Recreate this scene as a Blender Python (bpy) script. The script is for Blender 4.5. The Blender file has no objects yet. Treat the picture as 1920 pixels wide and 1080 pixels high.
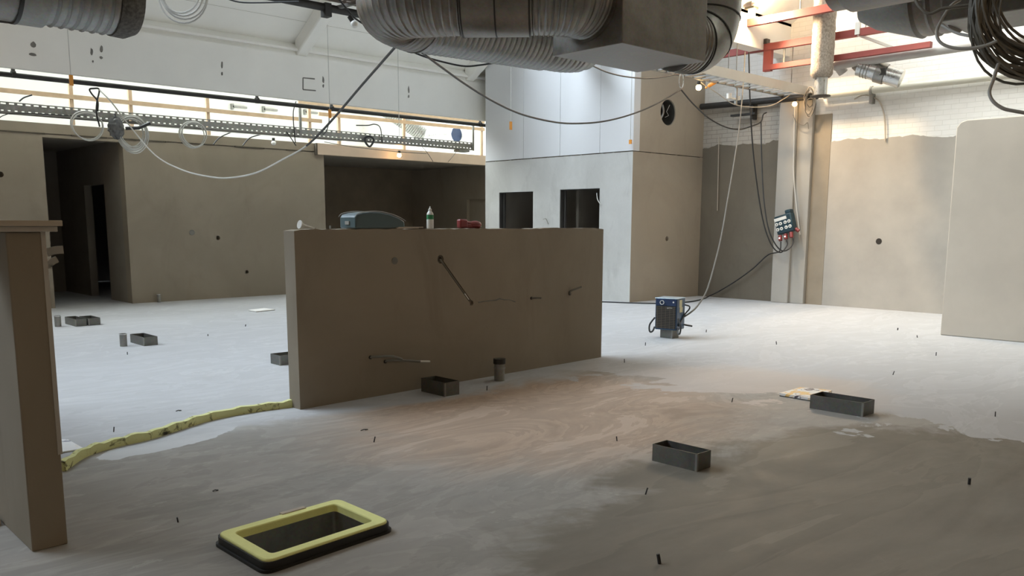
import bpy, bmesh, math, random
from mathutils import Vector, Matrix
random.seed(7)
C = bpy.context.scene.collection
V = Vector
# ------------------------------------------------------------------ camera
F_PX, YAW, PIT, ROLL, CY, CAMH = 1602.2, math.radians(43.465), math.radians(8.616), math.radians(0.168), 661.3, 1.55
_fw = V((math.sin(YAW)*math.cos(PIT), math.cos(YAW)*math.cos(PIT), -math.sin(PIT)))
_rt = V((math.cos(YAW), -math.sin(YAW), 0)); _up = _rt.cross(_fw)
_c, _s = math.cos(ROLL), math.sin(ROLL)
_rt, _up = _rt*_c+_up*_s, _up*_c-_rt*_s
EYE = V((0, 0, CAMH))
def _ray(x, y): return _fw + _rt*((x-960)/F_PX) - _up*((y-CY)/F_PX)
def atZ(x, y, z=0.0): d = _ray(x, y); return EYE + d*((z-CAMH)/d.z)
def atX(x, y, X): d = _ray(x, y); return EYE + d*(X/d.x)
def atY(x, y, Y): d = _ray(x, y); return EYE + d*(Y/d.y)
def atD(x, y, t): return EYE + _ray(x, y)*t
cam = bpy.data.cameras.new('camera'); co = bpy.data.objects.new('camera', cam); C.objects.link(co)
cam.sensor_fit = 'HORIZONTAL'; cam.sensor_width = 36; cam.lens = F_PX/1920*36; cam.shift_y = (CY-540)/1920
cam.clip_start = .05; cam.clip_end = 200
R = Matrix((_rt, _up, -_fw)).transposed().to_4x4(); R.translation = EYE
co.matrix_world = R
bpy.context.scene.camera = co

# ------------------------------------------------------------------ materials
class NT:
    def __init__(s, name):
        s.m = bpy.data.materials.new(name); s.m.use_nodes = True; s.t = s.m.node_tree; s.b = s.t.nodes['Principled BSDF']
    def n(s, typ, **kw):
        n = s.t.nodes.new(typ)
        for k, v in kw.items():
            if k.startswith('i_'): n.inputs[k[2:].replace('_', ' ')].default_value = v
            else: setattr(n, k, v)
        return n
    def l(s, a, b): s.t.links.new(a, b)
    def pos(s):
        return s.n('ShaderNodeNewGeometry').outputs['Position']
    def noise(s, vec, scale, detail=4, rough=.55, dist=0):
        n = s.n('ShaderNodeTexNoise'); n.inputs['Scale'].default_value = scale; n.inputs['Detail'].default_value = detail
        n.inputs['Roughness'].default_value = rough; n.inputs['Distortion'].default_value = dist; s.l(vec, n.inputs['Vector']); return n.outputs[0]
    def ramp(s, fac, stops, interp='LINEAR'):
        r = s.n('ShaderNodeValToRGB'); r.color_ramp.interpolation = interp
        e = r.color_ramp.elements
        while len(e) < len(stops): e.new(.5)
        for q, (p, c) in zip(e, stops): q.position = p; q.color = (*c, 1) if len(c) == 3 else c
        s.l(fac, r.inputs[0]); return r.outputs[0]
    def mix(s, fac, a, b, mode='MIX'):
        m = s.n('ShaderNodeMix', data_type='RGBA', blend_type=mode)
        for sock, v in ((m.inputs[0], fac), (m.inputs[6], a), (m.inputs[7], b)):
            if hasattr(v, 'is_linked'): s.l(v, sock)
            elif isinstance(v, (int, float)): sock.default_value = v
            else: sock.default_value = (*v, 1)
        return m.outputs[2]
    def math(s, op, a, b=0.0, clamp=False):
        m = s.n('ShaderNodeMath', operation=op, use_clamp=clamp)
        for sock, v in ((m.inputs[0], a), (m.inputs[1], b)):
            if hasattr(v, 'is_linked'): s.l(v, sock)
            else: sock.default_value = v
        return m.outputs[0]
    def smooth(s, v, a, b):
        m = s.n('ShaderNodeMapRange', interpolation_type='SMOOTHSTEP'); s.l(v, m.inputs[0])
        m.inputs[1].default_value = a; m.inputs[2].default_value = b; return m.outputs[0]
    def scale(s, vec, sc, rot=(0, 0, 0)):
        m = s.n('ShaderNodeMapping'); m.inputs['Scale'].default_value = sc; m.inputs['Rotation'].default_value = rot; s.l(vec, m.inputs[0]); return m.outputs[0]
    def bump(s, h, strength=.2, dist=.01):
        b = s.n('ShaderNodeBump'); b.inputs['Strength'].default_value = strength; b.inputs['Distance'].default_value = dist
        s.l(h, b.inputs['Height']); s.l(b.outputs[0], s.b.inputs['Normal'])
    def col(s, c): s.l(c, s.b.inputs['Base Color'])
    def set(s, **kw):
        for k, v in kw.items(): s.b.inputs[k].default_value = v
def simple(name, col, rough=.6, metal=0.0, amt=.12, sc=9.0, bump=.1, spec=.5):
    t = NT(name); p = t.pos(); n = t.noise(p, sc, 5)
    t.col(t.ramp(n, [(.25, tuple(c*(1-amt) for c in col)), (.75, tuple(min(1, c*(1+amt)) for c in col))]))
    t.set(Roughness=rough, Metallic=metal); t.b.inputs['Specular IOR Level'].default_value = spec
    if bump: t.bump(t.noise(p, sc*12, 3), bump, .003)
    return t.m
def plaster(name, c0, c1, c2, big=.55, streak=0):
    t = NT(name); p = t.pos()
    a = t.noise(p, big, 5, .6, .6); b = t.noise(t.scale(p, (1, 1, .45)), 2.1, 6, .65, .8); f = t.noise(p, 26, 4)
    m = t.mix(t.smooth(a, .35, .68), c0, c1)
    m = t.mix(t.math('MULTIPLY', t.smooth(b, .5, .75), .55+streak), m, c2)
    m = t.mix(t.math('MULTIPLY', f, .14), m, (.25, .23, .2))
    t.col(m); t.set(Roughness=.92); t.b.inputs['Specular IOR Level'].default_value = .2
    t.bump(t.noise(p, 45, 4), .16, .004)
    return t.m
M = {}
M['plaster'] = plaster('grey plaster', (.40, .365, .315), (.455, .42, .365), (.36, .32, .27))
M['plaster_dark'] = plaster('fresh brown plaster', (.285, .24, .182), (.33, .28, .215), (.25, .205, .155))
M['plaster_corner_shade'] = plaster('shaded fresh plaster', (.16, .138, .105), (.19, .165, .125), (.14, .12, .09))  # darker copy of the brown plaster, corner shade put into its colour
M['plaster_white'] = plaster('lit whitewashed plaster', (.55, .545, .515), (.62, .615, .585), (.43, .425, .40), 1.0, .1)  # whitewash smears plus the lit side's brightness put into the colour
M['render_thin'] = simple('thin grey render', (.50, .465, .415), .9, 0, .1, 2)
M['pier'] = simple('pier paint', (.40, .375, .33), .85, 0, .06, 2)
M['wall_render'] = simple('wall render', (.41, .378, .33), .9, 0, .1, 2)
M['block_render'] = simple('block render', (.53, .475, .40), .9, 0, .08, 1.6)
M['plaster_side'] = plaster('shaded tan plaster', (.40, .345, .275), (.44, .385, .31), (.36, .305, .24))  # same block plaster, its shaded side's darker, warmer tone put into the colour
M['white'] = simple('white painted concrete', (.89, .875, .82), .75, 0, .04, 1.2, .05)
M['panel_white'] = simple('white panel board', (.72, .725, .73), .6, 0, .02, 1, .02)
M['gyps'] = simple('gypsum lintel board', (.60, .47, .36), .85, 0, .06, 2)
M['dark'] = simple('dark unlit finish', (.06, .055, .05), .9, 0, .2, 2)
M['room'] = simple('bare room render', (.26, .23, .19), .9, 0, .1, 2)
M['wood'] = simple('pine batten', (.62, .45, .30), .7, 0, .15, 6)
M['board'] = simple('raw board', (.52, .45, .36), .8, 0, .1, 5)
M['black'] = simple('black steel', (.035, .033, .03), .5, .2, .2, 6)
M['rubber'] = simple('black cable rubber', (.03, .03, .03), .45, 0, .15, 9, .03)
M['cable_grey'] = simple('grey cable sheath', (.40, .385, .35), .4, 0, .1, 9, .03)
M['cable_dull'] = simple('dull grey cable', (.13, .125, .11), .45, 0, .1, 9, .03)
M['conduit_grey'] = simple('grey conduit', (.20, .20, .18), .5, 0, .1, 9, .03)
M['cable_lit'] = simple('lit cable sheath', (.52, .50, .45), .4, 0, .08, 9, .03)
M['cable_white'] = simple('white cable sheath', (.58, .57, .53), .5, 0, .06, 9, .03)
M['cable_tan'] = simple('beige cable sheath', (.50, .44, .36), .5, 0, .1, 9, .03)
M['cable_drab'] = simple('drab cable sheath', (.16, .145, .115), .55, 0, .2, 5, .03)
M['hole'] = simple('dark hole', (.03, .025, .02), .9, 0, .2, 6)
M['crack'] = simple('dark joint', (.09, .075, .055), .95, 0, .3, 6)
M['chip'] = simple('chipped paint', (.20, .19, .17), .95, 0, .3, 12)
M['foam'] = simple('yellow foam', (.96, .97, .40), .85, 0, .06, 14, .3)
M['foam_dirty'] = None
M['tape'] = simple('black tape', (.016, .015, .013), .5, 0, .3, 12, .2)
M['red_steel'] = simple('red primed steel', (.30, .07, .06), .6, 0, .1, 5, .06)
M['teal'] = simple('teal grey plastic', (.10, .145, .155), .35, 0, .06, 8, .05)
M['blue'] = simple('blue enamel', (.02, .058, .12), .35, 0, .08, 8, .05)
M['navy_cap'] = simple('dark blue cap', (.012, .03, .085), .5, 0, .1, 8, .05)
M['plastic_white'] = simple('white plastic', (.78, .77, .72), .4, 0, .03, 6, .02)
M['green'] = simple('green label', (.03, .22, .08), .5, 0, .05, 6, .02)
M['red_plastic'] = simple('red plastic', (.22, .03, .028), .4, 0, .15, 12, .1)
M['orange'] = simple('orange tag', (.75, .30, .04), .5, 0, .05, 6, .02)
M['dkteal'] = simple('dark teal housing', (.018, .045, .06), .45, 0, .1, 9, .05)
M['sticker'] = simple('cream sticker', (.62, .55, .33), .6, 0, .1, 40, .02)
M['paper'] = simple('white paper board', (.82, .80, .76), .7, 0, .05, 8, .02)
M['insul'] = None
M['wall_tag'] = simple('brown render', (.30, .25, .185), .9, 0, .1, 3)
def steel(name, col=(.42, .42, .40), rough=.42, amt=.18, sc=7):
    t = NT(name); p = t.pos(); n = t.noise(p, sc, 6, .7); v = t.n('ShaderNodeTexVoronoi'); v.inputs['Scale'].default_value = 60; t.l(p, v.inputs['Vector'])
    c = t.ramp(n, [(.3, tuple(x*(1-amt) for x in col)), (.7, tuple(x*(1+amt) for x in col))])
    c = t.mix(.1, c, v.outputs['Color'], 'SOFT_LIGHT')
    t.col(c); t.set(Metallic=.85); t.l(t.ramp(n, [(.3, (rough-.08,)*3), (.7, (rough+.12,)*3)]), t.b.inputs['Roughness'])
    return t.m
M['galv'] = steel('galvanised steel', (.33, .325, .305), .38)
M['galv_dull'] = steel('dull galvanised steel', (.33, .325, .30), .55)
M['box_steel'] = steel('floor box steel', (.20, .198, .18), .5)
M['duct_old'] = steel('grimy duct steel', (.27, .25, .225), .42, .25, 4)
M['steel_bright'] = steel('bright aluminium', (.72, .72, .70), .28, .1)
def foam_dirty():
    t = NT('soiled yellow foam'); p = t.pos(); n = t.noise(p, 9, 6, .7, 1.0)
    t.col(t.ramp(n, [(.30, (.04, .036, .025)), (.38, (.30, .28, .12)), (.44, (.72, .72, .34))])); t.set(Roughness=.9); t.bump(t.noise(p, 60, 3), .3, .004); return t.m
M['foam_dirty'] = foam_dirty()
def insul():
    t = NT('mesh wrapped mineral wool'); p = t.pos(); n = t.noise(p, 30, 6, .75); w = t.n('ShaderNodeTexVoronoi'); w.inputs['Scale'].default_value = 38; t.l(t.scale(p, (1, 1, .6)), w.inputs['Vector'])
    c = t.ramp(n, [(.3, (.27, .225, .18)), (.7, (.50, .43, .36))]); c = t.mix(t.math('MULTIPLY', t.smooth(w.outputs['Distance'], .5, .35), .45), c, (.2, .17, .135))
    t.col(c); t.set(Roughness=.95); t.bump(n, .6, .02); return t.m
M['insul'] = insul()
def brick(nm='white painted brick', ca=(.83, .80, .75), cb_=(.88, .86, .81), cm=(.77, .745, .69)):
    t = NT(nm); p = t.pos(); sx = t.n('ShaderNodeSeparateXYZ'); t.l(p, sx.inputs[0]); cb = t.n('ShaderNodeCombineXYZ')
    t.l(sx.outputs['Y'], cb.inputs[0]); t.l(sx.outputs['Z'], cb.inputs[1])
    b = t.n('ShaderNodeTexBrick'); b.inputs['Scale'].default_value = 1.0; b.inputs['Brick Width'].default_value = .25; b.inputs['Row Height'].default_value = .085
    b.inputs['Mortar Size'].default_value = .007; b.inputs['Mortar Smooth'].default_value = .4
    t.l(cb.outputs[0], b.inputs['Vector']); n = t.noise(p, 3, 5)
    c = t.mix(b.outputs['Fac'], t.ramp(n, [(.3, ca), (.7, cb_)]), cm)
    t.col(c); t.set(Roughness=.8); inv = t.math('SUBTRACT', 1.0, b.outputs['Fac']); t.bump(inv, .4, .006); return t.m
M['brick'] = brick(); M['brick_shaded'] = brick('shaded painted brick', (.40, .365, .31), (.45, .41, .35), (.30, .27, .23))
def floor_mat():
    t = NT('skimmed screed'); p = t.pos(); sx = t.n('ShaderNodeSeparateXYZ'); t.l(p, sx.inputs[0]); X, Y = sx.outputs[0], sx.outputs[1]
    warp = t.noise(p, .55, 6, .6, 1.2); w2 = t.noise(p, 1.7, 6, .6, 1.5)
    # edge of the still damp skim: a wandering line across the floor
    wob = t.math('ADD', t.math('MULTIPLY', t.math('SUBTRACT', warp, .5), 3.6), t.math('MULTIPLY', t.math('SUBTRACT', w2, .5), 1.5))
    ex = t.math('ADD', t.math('SUBTRACT', 6.75, X), t.math('ADD', wob, t.math('MULTIPLY', t.math('SUBTRACT', t.noise(p, 5, 5, .6, .5), .5), .5)))
    ey = t.math('ADD', t.math('SUBTRACT', 6.0, Y), t.math('MULTIPLY', wob, .35))
    damp = t.math('MULTIPLY', t.smooth(ex, -.03, .05), t.smooth(ey, -.1, .25))
    st = t.scale(p, (.42, 1.0, 1), (0, 0, math.radians(38)))
    sw = t.noise(st, 1.25, 8, .6, 2.2); sw2 = t.noise(st, .5, 7, .55, 2.8); fine = t.noise(p, 7, 7, .65, .6)
    dry = t.ramp(sw, [(.3, (.435, .435, .435)), (.46, (.495, .495, .50)), (.475, (.45, .45, .45)), (.62, (.48, .48, .485)), (.635, (.51, .51, .515)), (.8, (.47, .47, .475))])
    rim = t.smooth(t.math('ABSOLUTE', t.math('SUBTRACT', sw2, .52)), .012, .002)
    dry = t.mix(t.math('MULTIPLY', rim, .22), dry, (.64, .64, .63))
    sw3 = t.noise(st, .85, 9, .62, 3.2)
    dmp = t.ramp(sw2, [(.28, (.30, .29, .275)), (.42, (.38, .365, .345)), (.428, (.30, .29, .27)), (.50, (.36, .345, .325)), (.506, (.44, .425, .40)), (.6, (.37, .355, .335)), (.608, (.42, .405, .385)), (.8, (.46, .445, .42))])
    dmp = t.mix(.45, dmp, t.ramp(sw3, [(.35, (.29, .28, .26)), (.47, (.42, .405, .385)), (.478, (.33, .32, .30)), (.58, (.39, .375, .355)), (.586, (.47, .455, .43)), (.75, (.38, .365, .345))]))
    streak = t.smooth(t.noise(st, 2.2, 9, .72, 3.5), .60, .66)
    dmp = t.mix(t.math('MULTIPLY', streak, .42), dmp, (.57, .555, .53))
    # warm light's tan tint painted into the middle of the damp part
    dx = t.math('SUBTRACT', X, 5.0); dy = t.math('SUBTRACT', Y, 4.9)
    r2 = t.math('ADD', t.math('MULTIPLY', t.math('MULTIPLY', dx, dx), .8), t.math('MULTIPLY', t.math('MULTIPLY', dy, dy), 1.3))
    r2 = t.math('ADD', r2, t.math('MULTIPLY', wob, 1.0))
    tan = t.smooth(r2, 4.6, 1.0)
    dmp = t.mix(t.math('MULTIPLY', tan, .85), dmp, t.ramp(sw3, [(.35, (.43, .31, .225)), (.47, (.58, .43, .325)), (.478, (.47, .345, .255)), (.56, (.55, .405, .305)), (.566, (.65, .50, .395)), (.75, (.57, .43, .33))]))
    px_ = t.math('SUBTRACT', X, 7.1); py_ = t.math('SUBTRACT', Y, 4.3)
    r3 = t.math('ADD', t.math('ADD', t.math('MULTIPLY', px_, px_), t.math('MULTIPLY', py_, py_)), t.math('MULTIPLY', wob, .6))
    dry = t.mix(t.math('MULTIPLY', t.smooth(r3, 2.4, .3), .6), dry, (.58, .475, .39))  # same warm light tint painted into the dry screed
    # darkest patch at the near right
    ux = t.math('SUBTRACT', X, 4.6); uy = t.math('SUBTRACT', Y, 1.7)
    q2 = t.math('ADD', t.math('ADD', t.math('MULTIPLY', t.math('MULTIPLY', ux, ux), .30), t.math('MULTIPLY', t.math('MULTIPLY', uy, uy), .8)), t.math('MULTIPLY', wob, 1.1))
    dmp = t.mix(t.math('MULTIPLY', t.smooth(q2, 2.3, 1.6), .88), dmp, t.ramp(sw2, [(.3, (.145, .128, .10)), (.47, (.205, .183, .147)), (.478, (.168, .149, .117)), (.6, (.19, .17, .135)), (.606, (.235, .212, .173)), (.7, (.20, .178, .143))]))
    dmp = t.mix(1.0, dmp, (.90, .87, .825), 'MULTIPLY')
    # pale skim feathered out beside the foam strip
    ca_, sa_ = math.cos(math.radians(17)), math.sin(math.radians(17))
    gx = t.math('SUBTRACT', X, 2.38); gy = t.math('SUBTRACT', Y, 6.02)
    al = t.math('ADD', t.math('MULTIPLY', gx, ca_), t.math('MULTIPLY', gy, sa_)); ac = t.math('SUBTRACT', t.math('MULTIPLY', gy, ca_), t.math('MULTIPLY', gx, sa_))
    q4 = t.math('ADD', t.math('ADD', t.math('MULTIPLY', t.math('MULTIPLY', al, al), 3.0), t.math('MULTIPLY', t.math('MULTIPLY', ac, ac), 26.0)), t.math('MULTIPLY', t.math('SUBTRACT', w2, .5), 1.8))
    dmp = t.mix(t.smooth(q4, 1.0, .9), dmp, (.60, .60, .595))
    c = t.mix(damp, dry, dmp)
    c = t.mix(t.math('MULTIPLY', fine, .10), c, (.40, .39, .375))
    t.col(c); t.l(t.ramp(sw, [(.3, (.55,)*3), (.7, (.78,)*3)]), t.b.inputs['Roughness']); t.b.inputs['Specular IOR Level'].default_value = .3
    t.bump(t.noise(p, 22, 5), .1, .004); return t.m
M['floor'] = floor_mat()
def emit(name, col, s):
    t = NT(name); t.set(**{'Base Color': (*col, 1)}); t.b.inputs['Emission Color'].default_value = (*col, 1); t.b.inputs['Emission Strength'].default_value = s; return t.m
M['bulb_on'] = emit('lit bulb glass', (1.0, .62, .25), 60)
M['bulb_off'] = simple('opal bulb glass', (.85, .84, .80), .2, 0, .02, 6, 0)
M['halogen'] = emit('lit halogen glass', (1.0, .72, .38), 120)
def glass(nm, tint):
    t = NT(nm); o = t.t.nodes['Material Output']; tr = t.n('ShaderNodeBsdfTransparent'); tr.inputs[0].default_value = (*tint, 1); gl = t.n('ShaderNodeBsdfGlossy'); gl.inputs['Roughness'].default_value = .05
    mx = t.n('ShaderNodeMixShader'); mx.inputs[0].default_value = .06; t.l(tr.outputs[0], mx.inputs[1]); t.l(gl.outputs[0], mx.inputs[2]); t.l(mx.outputs[0], o.inputs['Surface']); return t.m
M['glass'] = glass('clear roof glass', (1, .97, .92)); M['glass_grimy'] = glass('grimy roof glass', (.80, .79, .765)); M['glass_new'] = glass('new roof glass', (1, .99, .95)); M['glass_dusty'] = glass('dusty roof glass', (.88, .89, .90))

# ------------------------------------------------------------------ mesh helpers
def catmull(pts, k=8):
    pts = [V(p) for p in pts]
    if len(pts) < 3: return pts
    P = [pts[0]*2-pts[1]]+pts+[pts[-1]*2-pts[-2]]; out = []
    for i in range(1, len(P)-2):
        a, b, c, d = P[i-1:i+3]
        for j in range(k):
            u = j/k
            out.append(.5*((2*b)+(c-a)*u+(2*a-5*b+4*c-d)*u*u+(3*b-a-3*c+d)*u**3))
    out.append(pts[-1]); return out
class MB:
    def __init__(s): s.v = []; s.f = []
    def add(s, vs, fs):
        b = len(s.v); s.v += [V(v) for v in vs]; s.f += [tuple(i+b for i in f) for f in fs]; return s
    def box(s, lo, hi):
        (a, b, c), (d, e, f) = lo, hi
        return s.hexa([(a, b, c), (d, b, c), (d, e, c), (a, e, c), (a, b, f), (d, b, f), (d, e, f), (a, e, f)])
    def hexa(s, v): return s.add(v, [(0, 3, 2, 1), (4, 5, 6, 7), (0, 1, 5, 4), (1, 2, 6, 5), (2, 3, 7, 6), (3, 0, 4, 7)])
    def obox(s, c, ax, ay, az, size):   # oriented box, centre c, unit axes, full sizes
        c = V(c); x, y, z = V(ax)*size[0]/2, V(ay)*size[1]/2, V(az)*size[2]/2
        return s.hexa([c-x-y-z, c+x-y-z, c+x+y-z, c-x+y-z, c-x-y+z, c+x-y+z, c+x+y+z, c-x+y+z])
    def bar(s, p, q, w, h, up=(0, 0, 1)):
        p, q = V(p), V(q); d = (q-p); L = d.length; d.normalize(); sd = d.cross(V(up)).normalized(); u = sd.cross(d)
        return s.obox((p+q)/2, d, sd, u, (L, w, h))
    def prism(s, poly, vec):
        n = len(poly); vec = V(vec); a = [V(p) for p in poly]
        return s.add(a+[p+vec for p in a], [tuple(range(n))[::-1], tuple(range(n, 2*n))]+[(i, (i+1) % n, n+(i+1) % n, n+i) for i in range(n)])
    def tube(s, pts, r, n=8, rf=None, caps=True, closed=False):
        pts = [V(p) for p in pts]; m = len(pts); fr = []
        T = [(pts[min(i+1, m-1)]-pts[max(i-1, 0)]).normalized() for i in range(m)]
        up = V((0, 0, 1)) if abs(T[0].z) < .9 else V((1, 0, 0)); N = (up-T[0]*up.dot(T[0])).normalized()
        vs = []
        for i in range(m):
            N = (N-T[i]*N.dot(T[i])).normalized(); B = T[i].cross(N); rr = rf(i, i/(m-1)) if rf else r
            for k in range(n):
                a = 2*math.pi*k/n; vs.append(pts[i]+(N*math.cos(a)+B*math.sin(a))*rr)
        fs = [(i*n+k, i*n+(k+1) % n, (i+1)*n+(k+1) % n, (i+1)*n+k) for i in range(m-1) for k in range(n)]
        if caps: fs += [tuple(range(n))[::-1], tuple(range((m-1)*n, m*n))]
        return s.add(vs, fs)
    def cyl(s, p, q, r, n=16, r2=None, caps=True):
        r2 = r if r2 is None else r2; return s.tube([p, q], r, n, lambda i, u: r+(r2-r)*u, caps)
    def pipe(s, p, q, r, th, n=20):     # open hollow pipe
        p, q = V(p), V(q); d = (q-p).normalized(); up = V((0, 0, 1)) if abs(d.z) < .9 else V((1, 0, 0)); N = (up-d*up.dot(d)).normalized(); B = d.cross(N); vs = []
        for (c, rr) in ((p, r), (q, r), (q, r-th), (p, r-th)):
            vs += [c+(N*math.cos(2*math.pi*k/n)+B*math.sin(2*math.pi*k/n))*rr for k in range(n)]
        return s.add(vs, [(i*n+k, i*n+(k+1) % n, ((i+1) % 4)*n+(k+1) % n, ((i+1) % 4)*n+k) for i in range(4) for k in range(n)])
    def ball(s, c, r, n=14, m=9, sz=(1, 1, 1)):
        c = V(c); vs = []; 
        for i in range(m+1):
            t = math.pi*i/m
            for k in range(n): a = 2*math.pi*k/n; vs.append(c+V((r*math.sin(t)*math.cos(a)*sz[0], r*math.sin(t)*math.sin(a)*sz[1], r*math.cos(t)*sz[2])))
        return s.add(vs, [(i*n+k, (i+1)*n+k, (i+1)*n+(k+1) % n, i*n+(k+1) % n) for i in range(m) for k in range(n)])
    def lathe(s, base, prof, ax=(0, 0, 1), n=20):
        base = V(base); ax = V(ax).normalized(); up = V((0, 0, 1)) if abs(ax.z) < .9 else V((1, 0, 0)); N = (up-ax*up.dot(ax)).normalized(); B = ax.cross(N); vs = []
        for (r, h) in prof: vs += [base+ax*h+(N*math.cos(2*math.pi*k/n)+B*math.sin(2*math.pi*k/n))*r for k in range(n)]
        m = len(prof)
        return s.add(vs, [(i*n+k, i*n+(k+1) % n, (i+1)*n+(k+1) % n, (i+1)*n+k) for i in range(m-1) for k in range(n)]+[tuple(range(n))[::-1], tuple(range((m-1)*n, m*n))])
    def build(s, name, mat, parent=None, bevel=0, angle=38, mats=None, fmat=None):
        me = bpy.data.meshes.new(name)
        if parent is not None: off = LOC[parent.name]
        else:
            xs = [v.x for v in s.v]; ys = [v.y for v in s.v]; zs = [v.z for v in s.v]
            off = V(((min(xs)+max(xs))/2, (min(ys)+max(ys))/2, min(zs)))
        me.from_pydata([v-off for v in s.v], [], s.f); me.validate()
        bm = bmesh.new(); bm.from_mesh(me); bmesh.ops.recalc_face_normals(bm, faces=bm.faces); bm.to_mesh(me); bm.free()
        for m in (mats or [mat]): me.materials.append(m)
        if fmat:
            for i, p in enumerate(me.polygons): p.material_index = fmat(i, p)
        for p in me.polygons: p.use_smooth = True
        me.set_sharp_from_angle(angle=math.radians(angle))
        o = bpy.data.objects.new(name, me); C.objects.link(o)
        if parent is not None: o.parent = parent; LOC[o.name] = off.copy()
        else: o.location = off; LOC[o.name] = off.copy()
        if bevel:
            b = o.modifiers.new('bevel', 'BEVEL'); b.width = bevel; b.segments = 2; b.limit_method = 'ANGLE'; b.angle_limit = math.radians(50)
        return o
LOC = {}
def tag(o, label, cat, group=None, kind=None):
    o['label'] = label; o['category'] = cat
    if group: o['group'] = group
    if kind: o['kind'] = kind
    return o
def thing(name, label, cat, loc, group=None):
    o = bpy.data.objects.new(name, None); C.objects.link(o); o.location = V(loc); o.empty_display_size = .1; LOC[o.name] = V(loc); return tag(o, label, cat, group)
def child_origin(o, world):     # move a part's origin so that its children measure from it
    pass
def struct(name, mb, mat, parent=None, bevel=0, **kw):
    o = mb.build(name, mat, parent, bevel, **kw)
    if parent is None: o['kind'] = 'structure'
    return o
def cut(o, mb):                 # carve mb out of o
    me = bpy.data.meshes.new('cutter'); me.from_pydata([v-LOC[o.name] for v in mb.v], [], mb.f); 
    bm = bmesh.new(); bm.from_mesh(me); bmesh.ops.recalc_face_normals(bm, faces=bm.faces); bm.to_mesh(me); bm.free()
    c = bpy.data.objects.new('cutter', me); C.objects.link(c); c.matrix_world = Matrix.Translation(LOC[o.name])
    m = o.modifiers.new('cut', 'BOOLEAN'); m.operation = 'DIFFERENCE'; m.object = c; m.solver = 'EXACT'
    dg = bpy.context.evaluated_depsgraph_get(); dg.update()
    new = bpy.data.meshes.new_from_object(o.evaluated_get(dg)); old = o.data; nm = old.name
    o.modifiers.remove(m); o.data = new; bpy.data.meshes.remove(old); new.name = nm
    bpy.data.objects.remove(c); bpy.data.meshes.remove(me)
    new.set_sharp_from_angle(angle=math.radians(38))
def cable(name, pts, r, mat, parent=None, k=8, n=6): return MB().tube(catmull(pts, k), r, n).build(name, mat, parent, angle=80)
def lerp_d(px, d0, d1):         # pixel chain with depth running from d0 to d1
    L = [0]
    for a, b in zip(px, px[1:]): L.append(L[-1]+math.hypot(a[0]-b[0], a[1]-b[1]))
    return [atD(x, y, d0+(d1-d0)*l/L[-1]) for (x, y), l in zip(px, L)]
def depth(p): return (V(p)-EYE).dot(_fw)

# ------------------------------------------------------------------ setting
XR, YB = 15.72, 16.94
XB, YC0, YC1 = 13.354, 10.70, 15.0      # free-standing central block
# floor with the pit under the foam frame
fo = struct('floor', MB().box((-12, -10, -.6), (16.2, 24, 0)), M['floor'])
TOP = .06
fc = [atZ(406, 998, TOP), atZ(634, 934, TOP), atZ(732, 975.5, TOP), atZ(499, 1052, TOP)]     # outer corners of the foam frame
fcen = sum(fc, V())/4
def inset(k): return [fcen+(p-fcen)*1.0*k for p in fc]
def inset_w(w):      # even inset of the quad
    out = []
    for i in range(4):
        a, b, c = fc[i-1], fc[i], fc[(i+1) % 4]; e1 = (a-b).normalized(); e2 = (c-b).normalized(); out.append(b+e1*w+e2*w)
    return out
inn = inset_w(.062)
cut(fo, MB().prism([V((p.x, p.y, -.32)) for p in inset_w(.05)], (0, 0, .5)))
# back wall: plaster, doorway at the left, wide opening at the right
DX0, DX1, OX0 = 4.62, 5.985, 10.29
wb = struct('wall_back', MB().prism([V((x_, YB, z_)) for x_, z_ in ((-12, 0), (DX0, 0), (DX0, 3.03), (DX1, 3.03), (DX1, 0), (OX0, 0), (OX0, 3.03), (XR, 3.03), (XR, 3.08), (-12, 3.08))], (0, .25, 0)), M['plaster_dark'])
for (x, y, r) in ((409, 446, .045), (463, 510, .04), (1, 327, .05)):
    p = atY(x, y, YB); cut(wb, MB().cyl(p+V((0, -.2, 0)), p+V((0, .12, 0)), r, 14))
struct('wall_back_patch', MB().cyl(atY(360, 436, YB)+V((0, -.006, 0)), atY(360, 436, YB)+V((0, .01, 0)), .055, 14), M['chip'])
struct('trim_1', MB().box((-12, YB-.012, 3.10), (10.1, YB+.25, 3.27)), M['plaster_dark'])
lb = MB().box((10.08, YB-.11, 3.03), (XR, YB-.02, 3.27)); struct('trim_2', lb, M['gyps'])
jm = MB(); x = -11.9
while x < 10.0:
    L = random.uniform(.2, .9); jm.box((x, YB-.016, 3.084-random.uniform(0, .01)), (min(x+L, 10.05), YB+.01, 3.102)); x += L+random.uniform(.05, .6)
struct('trim_3', jm.box((10.05, YB-.10, 3.02), (10.08, YB-.01, 3.27)), M['crack'])
# corridor behind the doorway and room behind the opening
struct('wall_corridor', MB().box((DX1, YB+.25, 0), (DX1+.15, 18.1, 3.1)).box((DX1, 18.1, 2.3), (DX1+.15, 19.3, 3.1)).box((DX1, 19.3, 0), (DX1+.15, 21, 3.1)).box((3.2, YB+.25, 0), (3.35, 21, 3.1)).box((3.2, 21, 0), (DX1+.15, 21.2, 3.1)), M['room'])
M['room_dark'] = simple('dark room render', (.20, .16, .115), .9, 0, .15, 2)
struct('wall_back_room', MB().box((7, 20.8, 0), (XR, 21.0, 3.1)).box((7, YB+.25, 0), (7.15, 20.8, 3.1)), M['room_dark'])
pt = struct('wall_back_room_side', MB().box((XR-.12, YB+.25, 0), (XR, 21, 3.08)), M['plaster_dark'])
a, b = atX(875, 374, XR-.12), atX(906, 426, XR-.12)
cut(pt, MB().box((XR-.3, b.y-.6, b.z-.3), (XR-.02, a.y, a.z)))
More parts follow.
